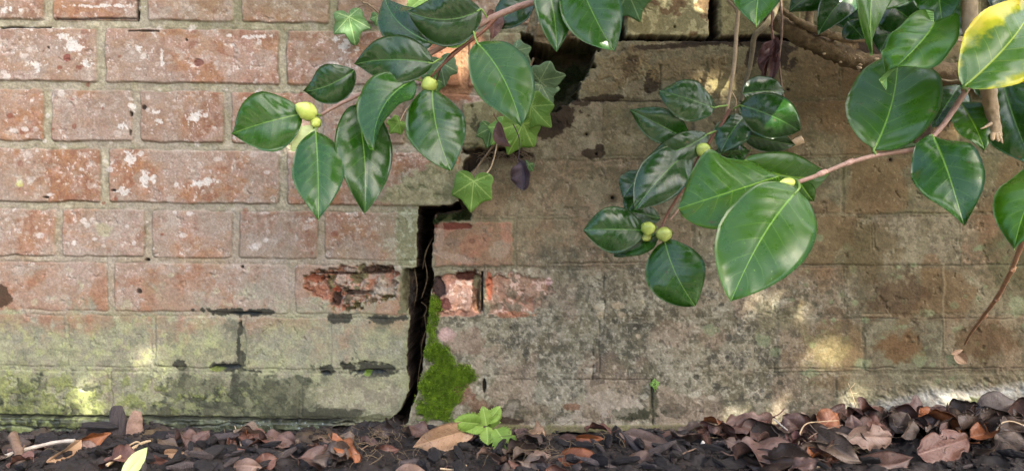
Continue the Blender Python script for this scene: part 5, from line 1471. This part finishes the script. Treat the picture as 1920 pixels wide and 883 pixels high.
# withered flowers on the ground right
ff_ = empty("withered_flower", P(1480, 850, -.12), "withered pink and maroon flower with white flecks lying in the litter right of the shell", "dead flower")
for (b0, t0, w, ro, c_) in (((1484, 850), (1452, 830), 26, 10, 'maroon'), ((1484, 852), (1492, 806), 20, 20, 'maroon'), ((1482, 852), (1500, 830), 16, -10, DEAD['pinkish']), ((1480, 854), (1506, 850), 18, 0, DEAD['pinkish']), ((1478, 855), (1450, 858), 20, 0, 'maroon'), ((1486, 850), (1472, 812), 16, 30, 'maroon')):
    leaf(ff_, b0, t0, w, -.125, -.12, c_, roll=ro, name="petal", back=c_, cup=.7, wave=.4, twist=.6, NL=24, NS=4)
stem(ff_, [(1470, 880, -.14), (1484, 862, -.135), (1496, 840, -.13), (1500, 812, -.12), (1512, 794, -.11), (1540, 790, -.10), (1572, 788, -.09)], [.0016, .0014, .0012, .0008, .0007, .0006, .0005], 'straw', name="stalk", seed=95)
stem(ff_, [(1500, 834, -.13), (1530, 812, -.125), (1556, 802, -.12), (1580, 796, -.115)], [.0008, .0007, .0005, .0004], 'twig', name="stalk", seed=96)
def lump(c, r3, seed, sub=2, rough=.3):
    import bmesh
    bm = bmesh.new(); bmesh.ops.create_icosphere(bm, subdivisions=sub, radius=1)
    r_ = np.random.default_rng(seed); offs = r_.uniform(0, 6, 6)
    vs = []
    for v in bm.verts:
        p = v.co
        k = 1 + rough * (.5 * math.sin(p.x * 3.1 + offs[0]) * math.sin(p.y * 2.7 + offs[1]) + .5 * math.sin(p.z * 4.3 + offs[2]) + .35 * math.sin(p.x * 7 + p.z * 6 + offs[3])) + rough * .25 * r_.uniform(-1, 1)
        vs.append((c[0] + p.x * r3[0] * k, c[1] + p.y * r3[1] * k, c[2] + p.z * r3[2] * k))
    fs = [tuple(v.index for v in f.verts) for f in bm.faces]
    bm.free()
    return vs, fs
single("shell_fragment", [lump(P(1446, 815, -.075), (.0075, .003, .0055), 3, 2, .35)], "white shell fragment at the wall foot left of the withered flower", "shell", None, 'white')
for i, (x_, y_, rx, lab) in enumerate(((1318, 834, .005, "white flake curved like a petal right of the reddish sliver"), (1345, 842, .003, "smallest white speck beside the curved flake"))):
    single("white_flake", [lump(P(x_, y_, -.075), (rx, .0012, rx * .8), 5 + i, 2, .4)], lab, "flake", None, 'white')

# twigs
def twig(label, pts, radii, mat='twig', seed=1, spurs=(), rough=.15):
    e = empty("twig", P(*pts[0]), label, "twig")
    stem(e, pts, radii, mat, name="shaft", seed=seed, rough=rough)
    for k, s_ in enumerate(spurs): stem(e, s_, [.0016, .0012, .0007], mat, name="spur", seed=seed + k + 1, rough=rough, nseg=7)
    return e
twig("thick knobbly brown twig standing at the bottom left corner", [(24, 816, -.10), (30, 832, -.12), (38, 856, -.14), (42, 895, -.17)], [.005, .0048, .005, .0052], 'twig', 100, [[(36, 846, -.13), (44, 838, -.13), (47, 834, -.13)], [(34, 862, -.14), (28, 870, -.15), (24, 874, -.155)]], .22)
twig("bleached white twig lying aslant left of the upright chip", [(-20, 866, -.14), (10, 855, -.13), (45, 843, -.115), (85, 833, -.105), (112, 828, -.10), (140, 826, -.10)], [.0022, .0024, .0024, .0022, .0024, .0026], 'twig_white', 104)
twig("tan twig slanting in front of the upright chip", [(200, 872, -.17), (225, 856, -.15), (252, 838, -.12), (270, 829, -.10), (282, 826, -.09)], [.0018, .0018, .0018, .0016, .001], 'straw', 105, [[(262, 833, -.11), (256, 828, -.11), (236, 838, -.12)]])
twig("single straw standing up against the ledge on the left", [(458, 856, -.12), (452, 835, -.09), (446, 815, -.05), (440, 798, -.02)], [.0008, .0008, .0007, .0006], 'straw', 106, rough=.05)
twig("short grey stick leaning up near the white-stained wall", [(1734, 836, -.12), (1750, 806, -.10), (1765, 782, -.08)], [.0018, .0017, .0015], 'twig', 107)
twig("pale straight stick lying right of the wavy leaf", [(1395, 854, -.11), (1425, 852, -.11), (1462, 846, -.105)], [.0010, .0010, .0008], 'straw', 108, rough=.05)
twig("pale stick at the very bottom right of centre", [(1500, 884, -.17), (1525, 877, -.165), (1548, 872, -.16)], [.0013, .0013, .0010], 'straw', 109, rough=.05)
twig("white stick crossing the flower's left side", [(1452, 786, -.10), (1464, 796, -.11), (1476, 806, -.12)], [.0010, .0010, .0009], 'twig_white', 110, rough=.05)
twig("forked pale straw below the seedling", [(825, 878, -.17), (850, 880, -.17), (875, 872, -.165)], [.0012, .0012, .0010], 'straw', 111, [[(850, 880, -.17), (866, 884, -.172), (872, 874, -.17)]], .05)
twig("thin grey stick right of the wavy leaf's end", [(1240, 862, -.13), (1262, 858, -.125), (1285, 848, -.12), (1305, 840, -.11)], [.0010, .0010, .0009, .0008], 'twig', 112)
twig("fine twig lying between soil crumbs left of the crumpled leaf", [(655, 852, -.11), (672, 845, -.11), (690, 834, -.10)], [.0010, .0010, .0007], 'twig', 113)
twig("slender arched stalk at the far right over the litter", [(1868, 806, -.13), (1880, 792, -.13), (1900, 790, -.13), (1930, 802, -.13)], [.0008, .0008, .0008, .0007], 'straw', 114, rough=.04)

# bark chips
def chip_mesh(c, L_, W_, T_, rot, seed):
    """irregular split chip: a jagged prism, long axis turned by the matrix rot"""
    r_ = np.random.default_rng(seed); ns = 7; nr_ = 9
    vs = []
    for i in range(ns):
        t = i / (ns - 1) - .5; tap = 1 - .55 * abs(2 * t) ** 2.5 + r_.uniform(-.1, .1)
        for k in range(nr_):
            a_ = 2 * math.pi * k / nr_
            e = r_.uniform(.82, 1.12)
            y = math.copysign(abs(math.cos(a_)) ** .7, math.cos(a_)) * W_ / 2 * tap * e; z = math.copysign(abs(math.sin(a_)) ** .7, math.sin(a_)) * T_ / 2 * tap * e
            x = t * L_ + r_.uniform(-.04, .04) * L_
            vs.append(np.array(rot @ Vector((x, y, z))) + np.array(c))
    f = []
    for i in range(ns - 1):
        for k in range(nr_):
            f.append((i * nr_ + k, i * nr_ + (k + 1) % nr_, (i + 1) * nr_ + (k + 1) % nr_, (i + 1) * nr_ + k))
    f.append(tuple(range(nr_))[::-1]); f.append(tuple((ns - 1) * nr_ + k for k in range(nr_)))
    return np.array(vs), f
uc = empty("bark_chip", P(235, 834, -.03), "large bark chip standing upright against the mossy wall foot, dark with one pink torn side", "bark chip", "bark chips on the soil")
v, f = chip_mesh(P(222, 800, -.028), .052, .025, .010, Matrix.Rotation(R(86), 3, 'Y') @ Matrix.Rotation(R(86), 3, 'X'), 5)
mesh_obj("bark_side", v, f, M['bark_grey'], uc, smooth=False)
v, f = chip_mesh(P(252, 804, -.030), .044, .021, .009, Matrix.Rotation(R(97), 3, 'Y') @ Matrix.Rotation(R(70), 3, 'X'), 15)
mesh_obj("torn_wood", v, f, M['bark_pink'], uc, smooth=False)

# named zones, so that each piece of litter can be pointed at
ZONES = [(-400, 20, "left of the knobbly twig"), (20, 120, "beside the bleached twig"), (120, 200, "just left of the upright chip"), (200, 290, "under the upright chip"), (290, 380, "right of the upright chip"),
         (380, 470, "below the straw on the ledge"), (470, 560, "under the drip-stained ledge"), (560, 640, "on soil left of the crack"), (640, 720, "below the pale brick"), (720, 800, "below the crack"),
         (800, 880, "under the big tan leaf"), (880, 950, "round the seedling's stem"), (950, 1030, "right of the seedling"), (1030, 1130, "around the glossy copper leaf"), (1130, 1210, "around the thin dead stalk"),
         (1210, 1300, "around the wavy leaf"), (1300, 1370, "beside the white flakes"), (1370, 1450, "left of the shell"), (1450, 1530, "by the fallen withered flower"), (1530, 1600, "below the orange-brown leaf tip"),
         (1600, 1690, "around the rolled purple leaf"), (1690, 1770, "below the short leaning stick"), (1770, 1850, "by the pinholed leaf"), (1850, 2400, "in the far right corner")]
def zone(px):
    for a_, b_, s_ in ZONES:
        if a_ <= px < b_: return s_
    return "beyond the edge of the photo"
def row_of(y): return "by the wall" if y > -.055 else "midway" if y > -.11 else "in the front row" if y > -.17 else "frontmost"

cols = ['grey-brown', 'purple-brown', 'reddish', 'pinkish', 'dark', 'copper', 'tan']
wts = [.24, .34, .14, .06, .18, .03, .01]
protos = {}
rl_ = random.Random(5)
shapes = ["flat", "curled", "cupped", "twisted"]
for c_ in cols:
    for s_ in shapes:
        for k in range(2):
            kw = {"flat": dict(cup=.12, wave=.24, arch=.05), "curled": dict(cup=.5, wave=.34, arch=.22, curl=.3), "cupped": dict(cup=.95, wave=.30, arch=.08, bend=.08), "twisted": dict(cup=.35, wave=.40, twist=1.7, arch=.08, bend=-.06)}[s_]
            Ln = rl_.uniform(.055, .078); hw = Ln * rl_.uniform(.22, .30)
            v, f, a, mi, mid = blade_world((-Ln / 2, 0, 0), (Ln / 2, 0, 0), hw, (0, 0, 1), seed=rl_.randint(0, 9999), NL=26, NS=5, ragged=rl_.choice([0, .2, .35]), thick=.0003, a=rl_.uniform(.8, 1.1), qb=.55, qt=.9, **kw)
            vt, ft = tube([mid[1], mid[0] + np.array([-.006, 0, .001]), mid[0] + np.array([-.014, .002, .004])], [.0007, .0007, .0008], 5, 1, .1, 3)
            n0 = len(v)
            me_v = np.concatenate([v, vt]); me_f = list(f) + [tuple(i + n0 for i in t) for t in ft]
            me = bpy.data.meshes.new("fallen_leaf"); me.from_pydata(me_v.tolist(), [], [tuple(int(i) for i in t) for t in me_f])
            me.materials.append(DEAD[c_]); me.polygons.foreach_set("use_smooth", np.ones(len(me.polygons), bool))
            at_ = me.color_attributes.new("lt", 'FLOAT_COLOR', 'POINT')
            at_.data.foreach_set("color", np.concatenate([a, np.tile([.5, .5, .5, 1], (len(vt), 1))]).astype(np.float32).ravel())
            protos[(c_, s_, k)] = me
used_labels = {}
def hides_hero(px, y, r=1.0):
    for hx, hy, hY, hr in HEROES:
        if abs(px - hx) < hr * r and y < hY + .02 and (441.5 + 368.6 / (1 + y)) - 34 < hy + 20: return True
    return False
def litter_leaf(px, y):
    for _try in range(6):
        if not hides_hero(px, y): break
        px += rl_.uniform(-90, 90); y = rl_.uniform(-.17, -.03)
    else:
        return
    if px < 700: y = min(y, -.075)
    for _try in range(14):
        c_ = rl_.choices(cols, wts)[0]; s_ = rl_.choice(shapes); sz = rl_.uniform(.48, 1.0)
        sz = sz * .72 if px < 1400 else sz * 1.1
        tilt = rl_.choice([rl_.uniform(5, 30), rl_.uniform(20, 50)]) if px > 1400 else rl_.uniform(4, 34)
        size = "small" if sz < .62 else "medium" if sz < .82 else "large"
        out = abs((px - 960) * K) > .68 or y < -.175
        pose = "flat" if tilt < 22 else "tilted" if tilt < 42 else "upright"
        sh = {"flat": "open", "curled": "curled", "cupped": "cupped", "twisted": "twisted"}[s_]
        lab = f"{size} {pose} {c_} dead leaf {zone(px)}, {row_of(y)}" if not out else f"{size} {sh} {c_} dead leaf on soil {'in front of' if abs(px - 960) < 1000 else 'left of' if px < 960 else 'right of'} the photographed strip"
        if lab not in used_labels: break
    else:
        return
    used_labels[lab] = 1
    o = bpy.data.objects.new("fallen_leaf", protos[(c_, s_, rl_.randint(0, 1))])
    COL.objects.link(o)
    x = (px - 960) * K * (1 + y)
    o.rotation_euler = (R(tilt), R(rl_.uniform(-22, 22)), R(rl_.uniform(-60, 60) + rl_.choice([0, 180])))
    if rl_.random() < .5: o.rotation_euler[0] = R(tilt + (180 if rl_.random() < .4 else 0))
    o.scale = (sz, sz, sz)
    z = soil_at(x, y) + .004 + rl_.uniform(0, .010 if px > 1400 else .003)  + .012 * math.sin(R(tilt)) * sz
    yy = min(y, -.012 - .018 * sz)
    o.location = (x, yy, z)
    tag(o, lab, "dead leaf", "dead leaves littering the soil")
for i in range(128):      # right half, dense
    litter_leaf(rl_.uniform(1330, 1960) if i % 3 else rl_.uniform(1420, 1960), rl_.uniform(-.175, -.02))
for i in range(40):
    litter_leaf(rl_.uniform(800, 1330), rl_.uniform(-.175, -.06))
for i in range(26):
    litter_leaf(rl_.uniform(-40, 560), rl_.uniform(-.175, -.055))
for i in range(8):
    litter_leaf(rl_.uniform(560, 800), rl_.uniform(-.175, -.12))
for i in range(44):       # outside the photo, for other viewpoints
    if i % 2: litter_leaf(rl_.choice([rl_.uniform(-500, -60), rl_.uniform(1990, 2400)]), rl_.uniform(-.3, -.03))
    else: litter_leaf(rl_.uniform(-100, 2020), rl_.uniform(-.5, -.2))
cprot = []
for k in range(14):
    v, f = chip_mesh((0, 0, 0), rl_.uniform(.024, .05), rl_.uniform(.009, .019), rl_.uniform(.005, .010), Matrix.Identity(3), 200 + k)
    me = bpy.data.meshes.new("bark_chip"); me.from_pydata(v.tolist(), [], f)
    me.materials.append(M['bark'] if k % 5 else M['bark_grey']); cprot.append(me)
for i in range(280):
    px = rl_.uniform(-60, 1980); y = rl_.uniform(-.185, -.02)
    if 540 < px < 800 and y > -.10 and rl_.random() < .75: continue
    if px > 1350 and rl_.random() < .6: continue
    for _try in range(14):
        k = rl_.randint(0, 13); sz = rl_.uniform(.45, 1.0); rz = rl_.uniform(0, 180)
        tone = "blackish" if k % 5 else "greyish"
        size = "small" if sz < .62 else "middling" if sz < .82 else "large"
        aim = "level" if rz < 25 or rz > 155 else "end-on" if 65 < rz < 115 else "slanting right" if rz <= 65 else "slanting left"
        lab = f"{size} {tone} bark chip {aim} {zone(px)}, {row_of(y)}"
        if lab not in used_labels: break
        px = min(1980, max(-60, px + rl_.uniform(-70, 70)))
    used_labels[lab] = 1
    o = bpy.data.objects.new("bark_chip", cprot[k]); COL.objects.link(o)
    x = (px - 960) * K * (1 + y)
    o.scale = (sz,) * 3
    o.rotation_euler = (R(rl_.uniform(0, 360)), R(rl_.uniform(-25, 25)), R(rz))
    o.location = (x, min(y, -.02 - .02 * sz), soil_at(x, y) + .003 + rl_.uniform(0, .005))
    tag(o, lab, "bark chip", "bark chips on the soil")
# soil crumbs: nobody could count them
cv_ = []; cf_ = []; nn0 = 0
ico = lump((0, 0, 0), (1, 1, 1), 1, 1, .5); iv_ = np.array(ico[0]); if_ = ico[1]
xs = rng.uniform(-.74, .74, 5200); ys = -rng.beta(1.1, 1.6, 5200) * .22 + .004
hs = soil_h(xs, ys)
for x, y, h in zip(xs, ys, hs):
    r_ = .0009 + .0030 * rng.random() ** 2.5
    sc3 = rng.uniform(.7, 1.3, 3) * r_
    cv_.append(iv_ * sc3 + np.array([x, y, h + r_ * .4])); cf_ += [tuple(i + nn0 for i in t) for t in if_]; nn0 += len(iv_)
cr_ = mesh_obj("soil_crumbs", np.concatenate(cv_), cf_, M['crumb'], None, smooth=False)
tag(cr_, "loose dark soil crumbs scattered along the foot of the wall", "soil crumbs", None, "stuff")
# fibres among the litter
mbf = MB()
for i in range(260):
    px = random.choice([random.uniform(0, 1950), random.gauss(700, 30), random.gauss(1010, 30), random.gauss(1560, 30)]); y = random.uniform(-.17, -.04)
    x = (px - 960) * K * (1 + y); p = np.array([x, y, soil_at(x, y) + random.uniform(.006, .022)]); pts = [p]
    dr = np.array([random.uniform(-1, 1), random.uniform(-.5, .5), random.uniform(-.2, .5)])
    for k in range(4):
        dr = dr + np.array([random.uniform(-.8, .8), random.uniform(-.4, .4), random.uniform(-.6, .4)]); pts.append(pts[-1] + unit(dr) * random.uniform(.003, .007))
    v, f = tube(pts, [.0003, .00022], 4, i, .05, 3); mbf.add(v, f)
tag(mbf.build("plant_fibres", M['root'], None), "fine curly plant fibres tangled among the dead leaves", "fibres", None, "stuff")

# unseen dark screen added behind the viewer to contrast leaf reflections
hx = np.linspace(-7, 7, 150).astype(np.float32); hz = np.linspace(0, 1, 44).astype(np.float32)
HX, HT = np.meshgrid(hx, hz)
prof_y = np.interp(HT, [0, .38, .5, .62, 1], [0, 0, -.45, -.9, -.9]); prof_z = np.interp(HT, [0, .38, .5, .62, 1], [0, 1.15, 1.28, 1.15, 0])
nzh = fbm(HX * 100, HT * 500, 22, 71, 4, .6)
hv = np.stack([HX + (nzh - .5) * .1, -4.8 + prof_y + (nzh - .5) * .5 * np.where(HT > .5, -1, 1), np.maximum(prof_z + (nzh - .5) * .3, 0)], -1).reshape(-1, 3)
hd = mesh_obj("reflection_screen", hv, grid_faces(44, 150, True), mat_simple("screen_leaves", (34, 54, 26), (70, 96, 44), .8, .7, 40, 1.0, .05), smooth=False, origin=(0, -5.2, 0))
tag(hd, "unseen dark green screen behind the viewer, added to contrast leaf reflections", "reflection_screen")
# ------------------------------------------------------------------ unseen tree added overhead, gaps cut to dapple the light
# sunlit spots on the wall and soil as seen in the photograph: px, py, half sizes, tilt
SPOTS = [(1562, 664, 44, 19, -20), (1498, 582, 28, 7, -22), (1195, 530, 38, 20, -30), (850, 118, 30, 34, -40), (262, 676, 18, 16, 0), (160, 755, 14, 34, 10),
         (1785, 778, 30, 20, 0), (1420, 560, 14, 8, -20), (1607, 748, 28, 5, -28), (1440, 782, 36, 12, -22), (1380, 778, 14, 22, 0), (1285, 15, 34, 46, 0), (1345, 155, 34, 28, -10), (1300, 615, 16, 10, -20), (1225, 395, 12, 10, 0), (1490, 845, 22, 14, 0),
         (775, 12, 20, 14, 0), (870, 560, 26, 20, -30), (1840, 60, 34, 28, 0), (1900, 90, 24, 34, 0), (640, 90, 26, 10, -20), (1820, 225, 18, 26, 0), (562, 262, 26, 26, 0), (1365, 525, 12, 16, 0)]
tr = empty("dapple_tree", (1.9, -3.3, 0), "unseen leafy tree above the frame, added with gaps cut to dapple the sun", "tree")
cvs = []; cfs = []; k0 = 0
sv = np.array(SUN)
rt_ = np.random.default_rng(21)
e1 = unit(np.cross(sv, [0, 0, 1])); e2 = np.cross(e1, sv)
lp = np.array([(0, 0), (.25, .42), (.6, .5), (1.0, 0), (.6, -.5), (.25, -.42)])
made = 0
for i in range(13000):
    px = rt_.uniform(-500, 2350); py = rt_.uniform(-330, 1250)
    W = np.array([(px - 960) * K, 0, H + (441.5 - py) * K])
    dist = rt_.uniform(1.7, 2.5)
    c = W + sv * dist
    size = rt_.uniform(.038, .060)
    # leaf radius seen along the ray, in px
    rad = size * .5 / K
    skip = False
    for sx, sy, a_, b_, ro in SPOTS:
        if sy > 812: sy2 = sy
        dx, dy = px - sx, py - sy
        cc_, ss_ = math.cos(R(ro)), math.sin(R(ro))
        X = dx * cc_ + dy * ss_; Yy = -dx * ss_ + dy * cc_
        if (X / (a_ * 1.0 + rad * 1.0)) ** 2 + (Yy / (b_ * 1.0 + rad * 1.0)) ** 2 < 1: skip = True; break
    if skip: continue
    d1 = unit(rt_.normal(size=3)); nn_ = unit(sv * 1.3 + rt_.normal(size=3) * .6); d1 = unit(d1 - nn_ * d1.dot(nn_)); d2 = np.cross(nn_, d1)
    pts = [c + (d1 * (x - .5) + d2 * y * .95 + nn_ * abs(y) * .2) * size for x, y in lp]
    cvs += pts; cfs += [(k0, k0 + 1, k0 + 2, k0 + 3), (k0, k0 + 3, k0 + 4, k0 + 5)]; k0 += 6; made += 1
M['dapple_crown'] = mat_simple("tree_foliage", (52, 84, 34), (78, 112, 48), .9, .6, 12, .1)
mesh_obj("dapple_crown", np.array(cvs), cfs, M['dapple_crown'], tr, smooth=False)
v, f = tube([(1.9, -3.3, 0), (1.85, -3.1, .8), (1.7, -2.7, 1.5), (1.4, -2.1, 1.9), (1.1, -1.6, 2.1)], [.12, .10, .08, .06, .03], 12, 3, .08)
mesh_obj("trunk", v, f, M['wood_old'], tr)  # trunk added so the unseen canopy looks carried
print("canopy leaves", made)
